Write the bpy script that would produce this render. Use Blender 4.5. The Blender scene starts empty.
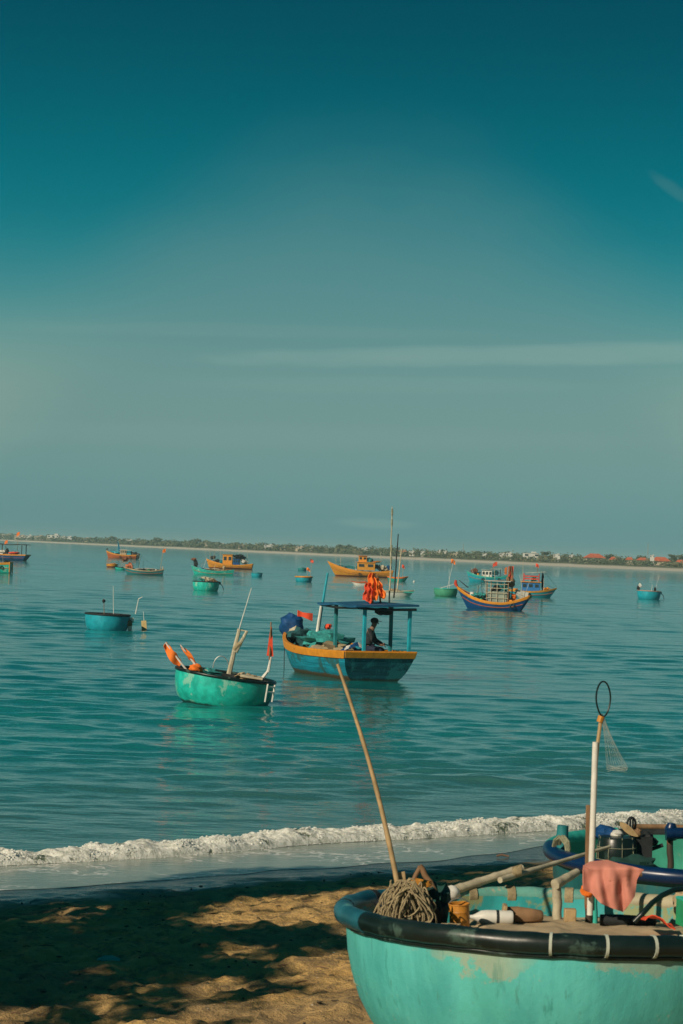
import bpy, bmesh, math, random
import numpy as np
from mathutils import Vector, Matrix, noise
random.seed(7); rng = np.random.default_rng(7)
C = bpy.context.scene.collection
PI = math.pi
def R(a): return math.radians(a)
# ------------------------------------------------------------------ camera
F = 2418.0; EYE = 3.5
PITCH = math.atan(36 / F); ROLL = R(2.0)
cam_d = bpy.data.cameras.new('camera'); cam = bpy.data.objects.new('camera', cam_d); C.objects.link(cam)
cam_d.sensor_fit = 'VERTICAL'; cam_d.sensor_height = 36; cam_d.lens = F / 1024 * 36
cam_d.clip_start = .1; cam_d.clip_end = 60000
RM = Matrix.Rotation(PI / 2 + PITCH, 3, 'X') @ Matrix.Rotation(ROLL, 3, 'Z')
cam.matrix_world = Matrix.Translation((0, 0, EYE)) @ RM.to_4x4()
cam_d.dof.use_dof = True; cam_d.dof.focus_distance = 55; cam_d.dof.aperture_fstop = 13
bpy.context.scene.camera = cam
def ray(px, py): return RM @ Vector(((px - 341.5) / F, (512 - py) / F, -1))
def onz(px, py, z=0.0):
    r = ray(px, py); return Vector((0, 0, EYE)) + r * ((z - EYE) / r.z)
def at(px, py, Y):
    r = ray(px, py); return Vector((0, 0, EYE)) + r * (Y / r.y)
# ------------------------------------------------------------------ beach frame
S0 = Vector((-3.6, 25.6)); NI = Vector((.634, -.773)); TI = Vector((.773, .634))
def s_of(x, y): return (x - S0.x) * NI.x + (y - S0.y) * NI.y
def t_of(x, y): return (x - S0.x) * TI.x + (y - S0.y) * TI.y
def sand_z(s):
    if s < 0: return max(-2.5, .0 + .06 * s)
    if s < 2: return .022 * s
    if s < 26: return .044 + .063 * (s - 2)
    return .044 + .063 * 24 + .01 * (s - 26)
# ------------------------------------------------------------------ materials
def newmat(name):
    m = bpy.data.materials.new(name); m.use_nodes = True
    nt = m.node_tree; return m, nt, nt.nodes['Principled BSDF']
class G:
    """little node helper"""
    def __init__(s, nt): s.nt = nt
    def n(s, t, **k):
        x = s.nt.nodes.new(t)
        for a, b in k.items(): setattr(x, a, b)
        return x
    def lk(s, a, b): s.nt.links.new(a, b)
    def math(s, op, a, b=None, c=None, clamp=False):
        x = s.n('ShaderNodeMath', operation=op); x.use_clamp = clamp
        for i, v in enumerate((a, b, c)):
            if v is None: continue
            if isinstance(v, (int, float)): x.inputs[i].default_value = v
            else: s.lk(v, x.inputs[i])
        return x.outputs[0]
    def mix(s, f, a, b, blend='MIX'):
        x = s.n('ShaderNodeMix', data_type='RGBA', blend_type=blend)
        for i, v in ((0, f), (6, a), (7, b)):
            if isinstance(v, (int, float)): x.inputs[i].default_value = v
            elif isinstance(v, (tuple, list)): x.inputs[i].default_value = (*v[:3], 1)
            else: s.lk(v, x.inputs[i])
        return x.outputs[2]
    def noise(s, vec, scale, detail=4, rough=.55, dist=0):
        x = s.n('ShaderNodeTexNoise'); x.inputs['Scale'].default_value = scale
        x.inputs['Detail'].default_value = detail; x.inputs['Roughness'].default_value = rough
        x.inputs['Distortion'].default_value = dist
        if vec is not None: s.lk(vec, x.inputs['Vector'])
        return x.outputs['Fac']
    def scale(s, vec, sc):
        x = s.n('ShaderNodeMapping'); x.inputs['Scale'].default_value = sc; s.lk(vec, x.inputs['Vector']); return x.outputs[0]
    def sstep(s, v, a, b, lo=0., hi=1.):
        x = s.n('ShaderNodeMapRange', interpolation_type='SMOOTHSTEP')
        x.inputs['From Min'].default_value = a; x.inputs['From Max'].default_value = b
        x.inputs['To Min'].default_value = lo; x.inputs['To Max'].default_value = hi
        s.lk(v, x.inputs['Value']); return x.outputs[0]
    def sep(s, v):
        x = s.n('ShaderNodeSeparateXYZ'); s.lk(v, x.inputs[0]); return x.outputs
    def bump(s, h, strength, dist, normal=None):
        x = s.n('ShaderNodeBump'); x.inputs['Strength'].default_value = strength; x.inputs['Distance'].default_value = dist
        s.lk(h, x.inputs['Height'])
        if normal is not None: s.lk(normal, x.inputs['Normal'])
        return x.outputs[0]
_mc = {}
def mat(name, col, rough=.6, var=.25, sc=6, bump=.004, worn=None, wornamt=.0, metal=0, stretch=(1, 1, 1), boot=None, bootz=.0, spec=.4):
    """weathered surface: colour mottled by noise, optional worn colour in patches, optional boot stripe below a height"""
    if name in _mc: return _mc[name]
    m, nt, b = newmat(name); g = G(nt)
    tc = g.n('ShaderNodeTexCoord').outputs['Object']
    v = g.scale(tc, stretch)
    n1 = g.noise(v, sc, 6, .65); n2 = g.noise(v, sc * .23, 3)
    dark = tuple(c * (1 - var) for c in col); lite = tuple(min(.9, c * (1 + var * .7)) for c in col)
    c = g.mix(g.sstep(n1, .3, .7), dark, lite)
    c = g.mix(g.sstep(n2, .35, .7, 0, .5), c, tuple(x * (1 - var) for x in col))
    if worn:
        n3 = g.noise(g.scale(tc, (1, 1, .7)), sc * .45, 8, .7, .3)
        c = g.mix(g.sstep(n3, .66 - wornamt * .3, .72 - wornamt * .3), c, worn)
    if boot:
        z = g.sep(tc)[2]
        zz = g.math('ADD', z, g.math('MULTIPLY', g.noise(tc, 5, 4), .12))
        c = g.mix(g.sstep(zz, bootz + .05, bootz + .10, 1, 0), c, boot)
    g.lk(c, b.inputs['Base Color'])
    r = g.sstep(n1, .2, .8, rough * .8, min(1, rough * 1.2)); g.lk(r, b.inputs['Roughness'])
    b.inputs['Metallic'].default_value = metal; b.inputs['Specular IOR Level'].default_value = spec
    if bump: g.lk(g.bump(n1, .6, bump), b.inputs['Normal'])
    _mc[name] = m; return m
# ------------------------------------------------------------------ mesh builder
class MB:
    def __init__(s): s.v = []; s.f = []
    def add(s, vs, fs):
        o = len(s.v); s.v += [tuple(p) for p in vs]; s.f += [tuple(i + o for i in f) for f in fs]; return s
    def box(s, c, d, rot=None):
        c = Vector(c); vs = []
        for x in (-.5, .5):
            for y in (-.5, .5):
                for z in (-.5, .5):
                    p = Vector((x * d[0], y * d[1], z * d[2]))
                    if rot is not None: p = rot @ p
                    vs.append(c + p)
        return s.add(vs, [(0, 1, 3, 2), (4, 6, 7, 5), (0, 4, 5, 1), (2, 3, 7, 6), (0, 2, 6, 4), (1, 5, 7, 3)])
    def tube(s, pts, r, n=8, closed=False, flat=1.0):
        pts = [Vector(p) for p in pts]; k = len(pts)
        rr = r if isinstance(r, (list, tuple)) else [r] * k
        vs = []; T0 = (pts[1] - pts[0]).normalized()
        up = Vector((0, 0, 1)) if abs(T0.z) < .9 else Vector((1, 0, 0))
        N = (up - T0 * up.dot(T0)).normalized()
        for i, p in enumerate(pts):
            a = pts[(i - 1) % k] if (closed or i > 0) else p; b = pts[(i + 1) % k] if (closed or i < k - 1) else p
            T = (b - a)
            T = T.normalized() if T.length > 1e-9 else T0
            N = (N - T * N.dot(T)); N = N.normalized() if N.length > 1e-6 else Vector((1, 0, 0)); B = T.cross(N)
            for j in range(n):
                q = 2 * PI * j / n; vs.append(p + (N * math.cos(q) * flat + B * math.sin(q)) * rr[i])
        fs = []
        for i in range(k if closed else k - 1):
            i2 = (i + 1) % k
            for j in range(n):
                j2 = (j + 1) % n; fs.append((i * n + j, i * n + j2, i2 * n + j2, i2 * n + j))
        if not closed:
            fs.append(tuple(range(n - 1, -1, -1))); fs.append(tuple((k - 1) * n + j for j in range(n)))
        return s.add(vs, fs)
    def lathe(s, prof, n=32, c=(0, 0, 0), a0=0, a1=2 * PI, sx=1, sy=1, wob=0, seed=0):
        c = Vector(c); full = abs(a1 - a0 - 2 * PI) < 1e-6; m = n if full else n + 1; vs = []
        for i in range(m):
            a = a0 + (a1 - a0) * i / n
            w = 1 + wob * noise.noise((math.cos(a) * 1.3 + seed, math.sin(a) * 1.3, seed))
            for (r, z) in prof: vs.append(c + Vector((r * w * math.cos(a) * sx, r * w * math.sin(a) * sy, z)))
        k = len(prof); fs = []
        for i in range(n):
            i2 = (i + 1) % m
            for j in range(k - 1): fs.append((i * k + j, i2 * k + j, i2 * k + j + 1, i * k + j + 1))
        return s.add(vs, fs)
    def ball(s, c, r, n=8, lump=0, seed=0):
        c = Vector(c); r = (r, r, r) if isinstance(r, (int, float)) else r; vs = []; fs = []
        for i in range(n + 1):
            th = PI * i / n
            for j in range(2 * n):
                ph = PI * j / n; d = Vector((math.sin(th) * math.cos(ph), math.sin(th) * math.sin(ph), math.cos(th)))
                k = 1 + lump * noise.noise(d * 2.2 + Vector((seed, seed * 1.7, 0)))
                vs.append(c + Vector((d.x * r[0] * k, d.y * r[1] * k, d.z * r[2] * k)))
        for i in range(n):
            for j in range(2 * n):
                j2 = (j + 1) % (2 * n); fs.append((i * 2 * n + j, (i + 1) * 2 * n + j, (i + 1) * 2 * n + j2, i * 2 * n + j2))
        return s.add(vs, fs)
    def grid(s, fn, nu, nv):
        vs = [fn(i / nu, j / nv) for i in range(nu + 1) for j in range(nv + 1)]
        fs = [(i * (nv + 1) + j, (i + 1) * (nv + 1) + j, (i + 1) * (nv + 1) + j + 1, i * (nv + 1) + j + 1) for i in range(nu) for j in range(nv)]
        return s.add(vs, fs)
    def sheet(s, fn, nu, nv, th=.006):
        P = [[Vector(fn(i / nu, j / nv)) for j in range(nv + 1)] for i in range(nu + 1)]
        k = (nu + 1) * (nv + 1); top = []; bot = []
        for i in range(nu + 1):
            for j in range(nv + 1):
                a = P[min(i + 1, nu)][j] - P[max(i - 1, 0)][j]; b = P[i][min(j + 1, nv)] - P[i][max(j - 1, 0)]
                N = a.cross(b); N = N.normalized() if N.length > 1e-9 else Vector((0, 0, 1))
                top.append(P[i][j] + N * th / 2); bot.append(P[i][j] - N * th / 2)
        w = nv + 1; fs = []
        for i in range(nu):
            for j in range(nv):
                q = (i * w + j, (i + 1) * w + j, (i + 1) * w + j + 1, i * w + j + 1)
                fs.append(q); fs.append(tuple(x + k for x in reversed(q)))
        rim = [i * w for i in range(nu)] + [nu * w + j for j in range(nv)] + [i * w + nv for i in range(nu, 0, -1)] + [j for j in range(nv, 0, -1)]
        for a, b in zip(rim, rim[1:] + rim[:1]): fs.append((b, a, a + k, b + k))
        return s.add(top + bot, fs)
    def build(s, name, m, parent=None, smooth=True, bevel=0, loc=None):
        me = bpy.data.meshes.new(name); me.from_pydata(s.v, [], s.f); me.update()
        o = bpy.data.objects.new(name, me); C.objects.link(o); me.materials.append(m)
        if smooth:
            me.polygons.foreach_set('use_smooth', [True] * len(me.polygons)); me.set_sharp_from_angle(angle=R(42))
        if parent is not None: o.parent = parent
        if loc is not None: o.location = loc
        if bevel:
            b = o.modifiers.new('bevel', 'BEVEL'); b.width = bevel; b.segments = 2; b.limit_method = 'ANGLE'
        return o
def tag(o, label=None, cat=None, group=None, kind=None):
    if label: o['label'] = label
    if cat: o['category'] = cat
    if group: o['group'] = group
    if kind: o['kind'] = kind
    return o
def thing(name, label, cat, loc=(0, 0, 0), rz=0, group=None, tilt=(0, 0)):
    o = bpy.data.objects.new(name, None); C.objects.link(o); o.location = loc
    o.rotation_euler = (tilt[0], tilt[1], rz); o.empty_display_size = .2
    return tag(o, label, cat, group)
def loc_of(root, P):
    M = Matrix.Translation(root.location) @ root.rotation_euler.to_matrix().to_4x4()
    return M.inverted() @ Vector(P)
# palettes
M = {}
M['turq'] = mat('turquoise_paint', (.035, .40, .33), .45, .22, 7, .002, (.30, .33, .22), .12, stretch=(1, 1, .35))
M['turq2'] = mat('green_turquoise_paint', (.014, .46, .37), .45, .32, 5, .003, (.20, .48, .38), .38, stretch=(1, 1, .8), boot=(.02, .05, .04), bootz=-.02)
M['cyan'] = mat('cyan_paint', (.012, .33, .42), .45, .22, 5, .002, (.05, .2, .2), .1, boot=(.02, .05, .05), bootz=-.03)
M['teal'] = mat('teal_paint', (.02, .20, .22), .5, .25, 5, .002, (.1, .2, .18), .1, boot=(.02, .05, .05), bootz=-.03)
M['mainhull'] = mat('blue_plank_paint', (.012, .27, .38), .5, .45, 4, .003, (.03, .12, .13), .5, stretch=(.3, .3, 5), boot=(.13, .07, .03), bootz=.10)
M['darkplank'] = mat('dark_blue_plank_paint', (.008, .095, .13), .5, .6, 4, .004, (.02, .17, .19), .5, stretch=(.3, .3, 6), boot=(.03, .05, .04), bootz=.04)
M['blue'] = mat('deep_blue_paint', (.006, .07, .22), .4, .25, 5, .002, (.02, .15, .25), .1, boot=(.05, .05, .05), bootz=-.02)
M['navy'] = mat('navy_tube_plastic', (.002, .020, .070), .3, .25, 4, .002, (.02, .1, .16), .2)
M['black'] = mat('black_rubber', (.006, .017, .016), .36, .3, 6, .003, (.045, .085, .07), .38)
M['dark'] = mat('dark_gear', (.015, .02, .022), .7, .4, 9, .01)
M['orange'] = mat('orange_paint', (.68, .27, .02), .5, .2, 6, .002, (.25, .12, .04), .15)
M['yellow'] = mat('yellow_paint', (.58, .26, .02), .5, .3, 6, .002, (.25, .12, .03), .25, boot=(.16, .035, .015), bootz=.16)
M['redbrown'] = mat('red_brown_paint', (.42, .11, .03), .5, .25, 6, .002, (.2, .07, .03), .2, boot=(.05, .04, .03), bootz=-.02)
M['flag'] = mat('orange_flag_cloth', (.85, .19, .02), .8, .15, 14, .004)
M['redflag'] = mat('red_flag_cloth', (.72, .075, .025), .8, .2, 14, .004)
M['bamboo'] = mat('bamboo', (.42, .30, .15), .55, .3, 12, .003, (.2, .13, .07), .2)
M['palebamboo'] = mat('pale_bamboo', (.46, .42, .30), .6, .3, 12, .003, (.2, .2, .14), .25)
M['wood'] = mat('weathered_wood', (.24, .14, .07), .75, .35, 12, .004, stretch=(1, 1, .3))
M['white'] = mat('white_paint', (.66, .66, .60), .5, .18, 8, .002, (.35, .36, .3), .15)
M['grey'] = mat('grey_tarp', (.36, .38, .34), .8, .25, 6, .006)
M['rope'] = mat('straw_rope', (.33, .27, .155), .9, .35, 40, .003)
M['greyrope'] = mat('grey_green_cord', (.26, .27, .18), .9, .35, 40, .003)
M['canvas'] = mat('sand_coloured_canvas', (.42, .33, .20), .9, .22, 5, .012, (.30, .24, .15), .3)
M['pink'] = mat('pink_cloth', (.55, .215, .16), .85, .12, 5, .004)
M['tin'] = mat('rusty_orange_tin', (.55, .24, .035), .5, .35, 14, .003, (.22, .09, .03), .3)
M['green'] = mat('green_plastic', (.02, .30, .13), .4, .25, 8, .002)
M['netteal'] = mat('teal_net', (.03, .28, .27), .95, .4, 14, .02)
M['tarpblue'] = mat('blue_tarp', (.004, .06, .19), .6, .3, 6, .006)
M['red'] = mat('red_paint', (.60, .06, .025), .5, .25, 8, .002)
M['metal'] = mat('dull_metal', (.35, .36, .34), .4, .3, 10, .002, metal=.6)
M['skin'] = mat('skin', (.20, .11, .07), .6, .1, 10, .001)
M['shirt'] = mat('dark_cotton', (.018, .025, .03), .85, .25, 12, .004)
M['trousers'] = mat('navy_cotton', (.02, .03, .06), .85, .25, 12, .004)
M['housewhite'] = mat('white_render', (.62, .63, .58), .85, .12, .6, .01)
M['housecream'] = mat('cream_render', (.50, .44, .33), .85, .15, .6, .01)
M['houseorange'] = mat('terracotta_render', (.45, .20, .10), .85, .15, .6, .01)
M['redroof'] = mat('red_roof_tile', (.50, .115, .045), .8, .25, 1.2, .02)
M['greyroof'] = mat('grey_roof_sheet', (.22, .24, .23), .7, .25, 1.2, .02)
M['glass'] = mat('dark_glass', (.03, .045, .05), .15, .2, 3, 0)
M['bark'] = mat('bark', (.10, .08, .06), .9, .35, 9, .02, stretch=(1, 1, .3))
# ------------------------------------------------------------------ world and sun
SUN_EL = R(30); SUN_TR = Vector((.66, .75)).normalized()     # horizontal direction of travel of the light
sd = bpy.data.lights.new('sun', 'SUN'); sun = bpy.data.objects.new('sun', sd); C.objects.link(sun)
sd.energy = 4.4; sd.angle = R(.5); sd.color = (1.0, .84, .64)
Ld = Vector((SUN_TR.x * math.cos(SUN_EL), SUN_TR.y * math.cos(SUN_EL), -math.sin(SUN_EL)))
sun.rotation_euler = Ld.to_track_quat('-Z', 'Y').to_euler(); sun.location = (-20, -20, 30)
w = bpy.data.worlds.new('World'); bpy.context.scene.world = w; w.use_nodes = True
nt = w.node_tree; g = G(nt); bg = nt.nodes['Background']
sky = g.n('ShaderNodeTexSky', sky_type='NISHITA'); sky.sun_disc = False; sky.sun_elevation = SUN_EL
sky.sun_rotation = math.atan2(-SUN_TR.x, -SUN_TR.y) % (2 * PI)
sky.air_density = 1.0; sky.dust_density = .6; sky.ozone_density = 2.0
tc = g.n('ShaderNodeTexCoord').outputs['Generated']
dx, dy, dz = g.sep(tc)
az = g.math('ARCTAN2', dx, dy); el = g.math('ARCSINE', dz)
ramp = g.n('ShaderNodeValToRGB'); er = ramp.color_ramp; er.interpolation = 'B_SPLINE'
g.lk(g.math('MULTIPLY', el, 2.0), ramp.inputs[0])       # el 0..0.5 rad over the ramp
SKYSTOPS = [(0.0, (.082, .252, .268)), (.035, (.130, .285, .275)), (.08, (.225, .332, .278)), (.125, (.205, .320, .274)), (.165, (.125, .284, .268)), (.205, (.045, .232, .250)),
            (.26, (.000, .176, .214)), (.34, (.000, .124, .164)), (.42, (.000, .080, .120)), (.50, (.000, .060, .098)), (1.0, (.002, .070, .110))]
while len(er.elements) < len(SKYSTOPS): er.elements.new(.5)
for e_, (p_, c_) in zip(er.elements, SKYSTOPS): e_.position = p_; e_.color = (*c_, 1)
# thin veil of cirrus, a broad dome ahead; real direction space
vn = g.noise(g.scale(tc, (14, 14, 30)), 1.0, 5, .55)
azo = g.math('SUBTRACT', az, .005)
q1 = g.math('MULTIPLY', g.math('MULTIPLY', azo, azo), 1 / (.128 ** 2))
elo = g.math('SUBTRACT', el, .045); q2 = g.math('MULTIPLY', g.math('MULTIPLY', elo, elo), 1 / (.118 ** 2))
q = g.math('SUBTRACT', g.math('SUBTRACT', .168, g.math('MULTIPLY', g.math('MULTIPLY', azo, azo), 4.1)), el)
q = g.math('ADD', q, g.math('MULTIPLY', g.math('SUBTRACT', vn, .5), .03))
veil = g.sstep(q, -.022, .070, 0, .66)
skyc = g.mix(veil, ramp.outputs[0], (.110, .243, .245))
# streaks
def streak(azc, elc, wa, we, slope, amt):
    a = g.math('SUBTRACT', az, azc); e = g.math('SUBTRACT', g.math('SUBTRACT', el, elc), g.math('MULTIPLY', a, slope))
    a2 = g.math('MULTIPLY', g.math('MULTIPLY', a, a), 1 / wa ** 2); e2 = g.math('MULTIPLY', g.math('MULTIPLY', e, e), 1 / we ** 2)
    nn = g.noise(g.scale(tc, (25, 25, 140)), 1.0, 6, .6)
    qq = g.math('ADD', g.math('ADD', a2, e2), g.math('MULTIPLY', g.math('SUBTRACT', nn, .5), 1.6))
    return g.sstep(qq, 0, 1.4, amt, 0)
for args in ((.105, .0835, .17, .0048, .045, .26), (.02, .068, .09, .004, .03, .07), (-.05, .088, .12, .003, .02, .06), (.015, .0105, .017, .0022, 0, .2), (.131, .1515, .010, .0034, -.6, .07), (-.03, .045, .16, .006, .02, .05)):
    skyc = g.mix(streak(*args), skyc, (.30, .42, .36))
nis = g.mix(1.0, sky.outputs[0], (1, 1, 1), 'MULTIPLY')
bw = g.n('ShaderNodeRGBToBW'); g.lk(nis, bw.inputs[0])
lum = g.math('POWER', g.math('MULTIPLY', bw.outputs[0], 1 / 4.0), .25)      # keep some of the real sky's own brightness variation
mul = g.n('ShaderNodeVectorMath', operation='SCALE'); g.lk(skyc, mul.inputs[0]); g.lk(lum, mul.inputs[3])
tot = g.n('ShaderNodeVectorMath', operation='SCALE'); g.lk(mul.outputs[0], tot.inputs[0]); tot.inputs[3].default_value = 10.0
g.lk(tot.outputs[0], bg.inputs[0]); bg.inputs[1].default_value = .1
# ------------------------------------------------------------------ sand
def axis(a, b, step, lo, hi):
    v = list(np.arange(a, b + 1e-6, step)); d = step; x = a; L = []
    while x > lo: d *= 1.18; x -= d; L.append(x)
    d = step; x = v[-1]; H = []
    while x < hi: d *= 1.18; x += d; H.append(x)
    return np.array(L[::-1] + v + H)
XS = axis(-5, 5.2, .05, -170, 170); YS = axis(13, 29, .055, -60, 170)
def sand_h(x, y):
    s = s_of(x, y); z = sand_z(s)
    k = min(1, max(0, (s - 1.8) / 2.5)); fine = 1 if -7 < x < 7 and 10 < y < 32 else 0
    if fine and k > 0:
        z += k * (.020 * noise.noise((x * 1.1, y * 1.1, 0)) + .058 * noise.fractal((x * 3.4, y * 3.0, 3), .7, 2.0, 4) - .035 * max(0, noise.noise((x * 3.1, y * 2.6, 8)) - .15))
    return z
verts = [(x, y, sand_h(x, y)) for x in XS for y in YS]
ny = len(YS)
mb = MB(); mb.v = verts; mb.f = [(i * ny + j, (i + 1) * ny + j, (i + 1) * ny + j + 1, i * ny + j + 1) for i in range(len(XS) - 1) for j in range(ny - 1)]
m, nt, b = newmat('beach_sand'); g = G(nt); tc = g.n('ShaderNodeTexCoord').outputs['Object']
x_, y_, z_ = g.sep(tc)
s_ = g.math('ADD', g.math('MULTIPLY', g.math('SUBTRACT', x_, S0.x), NI.x), g.math('MULTIPLY', g.math('SUBTRACT', y_, S0.y), NI.y))
wetn = g.math('ADD', s_, g.math('MULTIPLY', g.math('SUBTRACT', g.noise(tc, .9, 4), .5), 2.2))
wet = g.sstep(wetn, 2.2, 3.6, 1, 0)
n1 = g.noise(tc, 3, 8, .7); n2 = g.noise(tc, 60, 3, .7); n3 = g.noise(tc, .8, 3)
dry = g.mix(g.sstep(n1, .3, .7), (.44, .27, .09), (.64, .42, .155))
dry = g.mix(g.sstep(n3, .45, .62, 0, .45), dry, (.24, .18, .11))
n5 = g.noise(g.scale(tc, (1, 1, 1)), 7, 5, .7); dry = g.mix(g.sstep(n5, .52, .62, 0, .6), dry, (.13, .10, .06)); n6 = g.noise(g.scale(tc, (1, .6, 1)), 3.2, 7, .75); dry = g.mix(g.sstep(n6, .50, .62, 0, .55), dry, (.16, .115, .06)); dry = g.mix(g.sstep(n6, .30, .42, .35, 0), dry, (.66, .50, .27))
vo = g.n('ShaderNodeTexVoronoi'); vo.inputs['Scale'].default_value = 5.5; g.lk(tc, vo.inputs['Vector'])
dry = g.mix(g.sstep(vo.outputs['Distance'], .03, .05, .6, 0), dry, (.6, .58, .5))
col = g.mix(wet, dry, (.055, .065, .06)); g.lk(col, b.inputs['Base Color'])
g.lk(g.sstep(wet, 0, 1, .95, .22), b.inputs['Roughness']); b.inputs['Specular IOR Level'].default_value = .4
hb = g.math('ADD', g.math('MULTIPLY', n1, 1.0), g.math('MULTIPLY', n2, .15))
hb = g.math('MULTIPLY', hb, g.sstep(wet, 0, 1, 1, .12)); hb = g.math('ADD', hb, g.math('MULTIPLY', g.math('MULTIPLY', n5, .8), g.sstep(wet, 0, 1, 1, .1))); g.lk(g.bump(hb, 1, .06), b.inputs['Normal'])
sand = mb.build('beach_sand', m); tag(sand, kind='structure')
# ------------------------------------------------------------------ sea
def rows():
    y = 9.0; out = []
    while y < 420: out.append(y); y *= 1.0036 if y > 22 else 1.02
    while y < 30000: out.append(y); y *= 1.04
    return np.array(out)
yr = rows()
xc = np.concatenate([-np.geomspace(2.5, .17, 24)[:-1], np.linspace(-.165, .165, 420), np.geomspace(.17, 2.5, 24)])
Yg, Xr = np.meshgrid(yr, xc, indexing='ij'); Xg = Xr * (Yg + 3)
dyg = np.gradient(yr)[:, None] * np.ones_like(Xg)
Z = np.zeros_like(Xg); SLP = 0
for k in range(90):
    lam = .38 * (8.0 / .38) ** ((k + .5) / 90); th = rng.normal(-PI / 2 + .06, .42 if lam > 3 else .62)
    kk = 2 * PI / lam; amp = .0040 * lam ** .60 * (.36 if lam > 4 else .68 if lam > 2.4 else 1.3 if lam < 1.1 else 1) * rng.uniform(.5, 1.3)
    ph = rng.uniform(0, 2 * PI)
    fade = np.clip((lam / dyg - 2.5) / 2.5, 0, 1)
    a = np.sin((Xg * math.cos(th) + Yg * math.sin(th)) * kk + ph)
    Z += amp * fade * (a + .18 * (a * a - .5))
patch = .75 + .45 * np.sin(Xg * .11 + Yg * .05 + 1) * np.sin(Yg * .083 + 2.2 + .02 * Xg)
Z *= patch
Sg = (Xg - S0.x) * NI.x + (Yg - S0.y) * NI.y
Z *= np.clip((-Sg - .3) / 5, 0.12, 1)
Z -= np.clip((Sg + .1) / 1.0, 0, 1) * .35
nv_, nu_ = Xg.shape
vv = np.stack([Xg, Yg, Z], -1).reshape(-1, 3).astype(np.float32)
ii, jj = np.meshgrid(np.arange(nv_ - 1), np.arange(nu_ - 1), indexing='ij')
base = (ii * nu_ + jj).ravel(); quads = np.stack([base, base + 1, base + nu_ + 1, base + nu_], -1).astype(np.int32)
me = bpy.data.meshes.new('sea_water'); me.vertices.add(len(vv)); me.vertices.foreach_set('co', vv.ravel())
me.loops.add(quads.size); me.loops.foreach_set('vertex_index', quads.ravel())
me.polygons.add(len(quads)); me.polygons.foreach_set('loop_start', np.arange(0, quads.size, 4, dtype=np.int32)); me.polygons.foreach_set('loop_total', np.full(len(quads), 4, dtype=np.int32))
me.update(calc_edges=True); me.polygons.foreach_set('use_smooth', np.ones(len(quads), bool))
sea = bpy.data.objects.new('sea_water', me); C.objects.link(sea); tag(sea, kind='structure')
m, nt, b = newmat('sea_water'); g = G(nt); tc = g.n('ShaderNodeTexCoord').outputs['Object']
x_, y_, z_ = g.sep(tc)
s_ = g.math('ADD', g.math('MULTIPLY', g.math('SUBTRACT', x_, S0.x), NI.x), g.math('MULTIPLY', g.math('SUBTRACT', y_, S0.y), NI.y))
shal = g.sstep(s_, -14, 0, 0, 1)
pn = g.noise(g.scale(tc, (.006, .035, 1)), 1, 4, .5)
deep = g.mix(g.sstep(pn, .38, .62), (.001, .148, .148), (.010, .208, .200))
colw = g.mix(shal, deep, (.060, .150, .125)); g.lk(colw, b.inputs['Base Color'])
b.inputs['Roughness'].default_value = .045; b.inputs['IOR'].default_value = 1.333
b1 = g.noise(g.scale(tc, (.7, 1.5, 1)), 1.1, 3, .6); b2 = g.noise(g.scale(tc, (.8, 1.5, 1)), 4.2, 3, .6); b3 = g.noise(g.scale(tc, (1, 1.4, 1)), 15, 2, .6)
hh = g.math('ADD', g.math('ADD', g.math('MULTIPLY', b1, g.sstep(y_, 70, 420, .016, .085)), g.math('MULTIPLY', b2, .010)), g.math('MULTIPLY', b3, .0010))
calm = g.sstep(pn, .35, .6, .7, 1.15)
hh = g.math('MULTIPLY', hh, calm)
g.lk(g.bump(hh, 1.0, 1.0), b.inputs['Normal'])
me.materials.append(m)
# ------------------------------------------------------------------ breaking wave and swash
def bwave(u, v):
    t = -6 + 26 * u; q = v
    fo = noise.noise((t * .35, 3.3, 0)); s = -1.12 + 1.26 * q + .35 * fo
    k = math.sin(min(1, q * 1.02) * PI) ** 1.0
    prof = (q ** 1.6) * (1 - q) ** .55 * 2.6
    h = (.135 + .060 * noise.noise((t * .7, 9, 1))) * prof * (1 if t < 12 else 1.15)
    foam = min(1, max(0, (q - .34 + .25 * noise.noise((t * .9, 2, 4))) * 4))
    if t > 10.3: foam *= max(0, 1 - (t - 10.3) / 1.2)
    h += foam * (.060 * (noise.fractal((t * 3.0, q * 3.4, 2), .7, 2.3, 5) + .25 + .25 * noise.noise((t * 1.1, 5, 5))) * (1 if q < .97 else .3)) * min(1, (1 - q) * 9)
    P = S0 + TI * t + NI * s
    return (P.x, P.y, h - .035 * (1 - q) + (.018 if q > .5 else 0))
mb = MB().grid(bwave, 1100, 64)
m, nt, b = newmat('breaking_wave'); g = G(nt); tc = g.n('ShaderNodeTexCoord').outputs['Object']
x_, y_, z_ = g.sep(tc)
s_ = g.math('ADD', g.math('MULTIPLY', g.math('SUBTRACT', x_, S0.x), NI.x), g.math('MULTIPLY', g.math('SUBTRACT', y_, S0.y), NI.y))
t_ = g.math('ADD', g.math('MULTIPLY', g.math('SUBTRACT', x_, S0.x), TI.x), g.math('MULTIPLY', g.math('SUBTRACT', y_, S0.y), TI.y))
fn = g.noise(tc, 1.0, 5, .7); fn2 = g.noise(tc, 9, 4, .8); fn3 = g.noise(tc, 2.6, 5, .75)
edge = g.math('ADD', s_, g.math('MULTIPLY', g.math('SUBTRACT', fn, .5), 1.5))
fm = g.sstep(g.math('ADD', edge, g.math('MULTIPLY', g.math('SUBTRACT', fn2, .5), .5)), -.72, -.52)
fm = g.math('MULTIPLY', fm, g.sstep(fn3, .33, .46))
fm = g.math('MULTIPLY', fm, g.sstep(t_, 10.5, 11.6, 1, 0))
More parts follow.
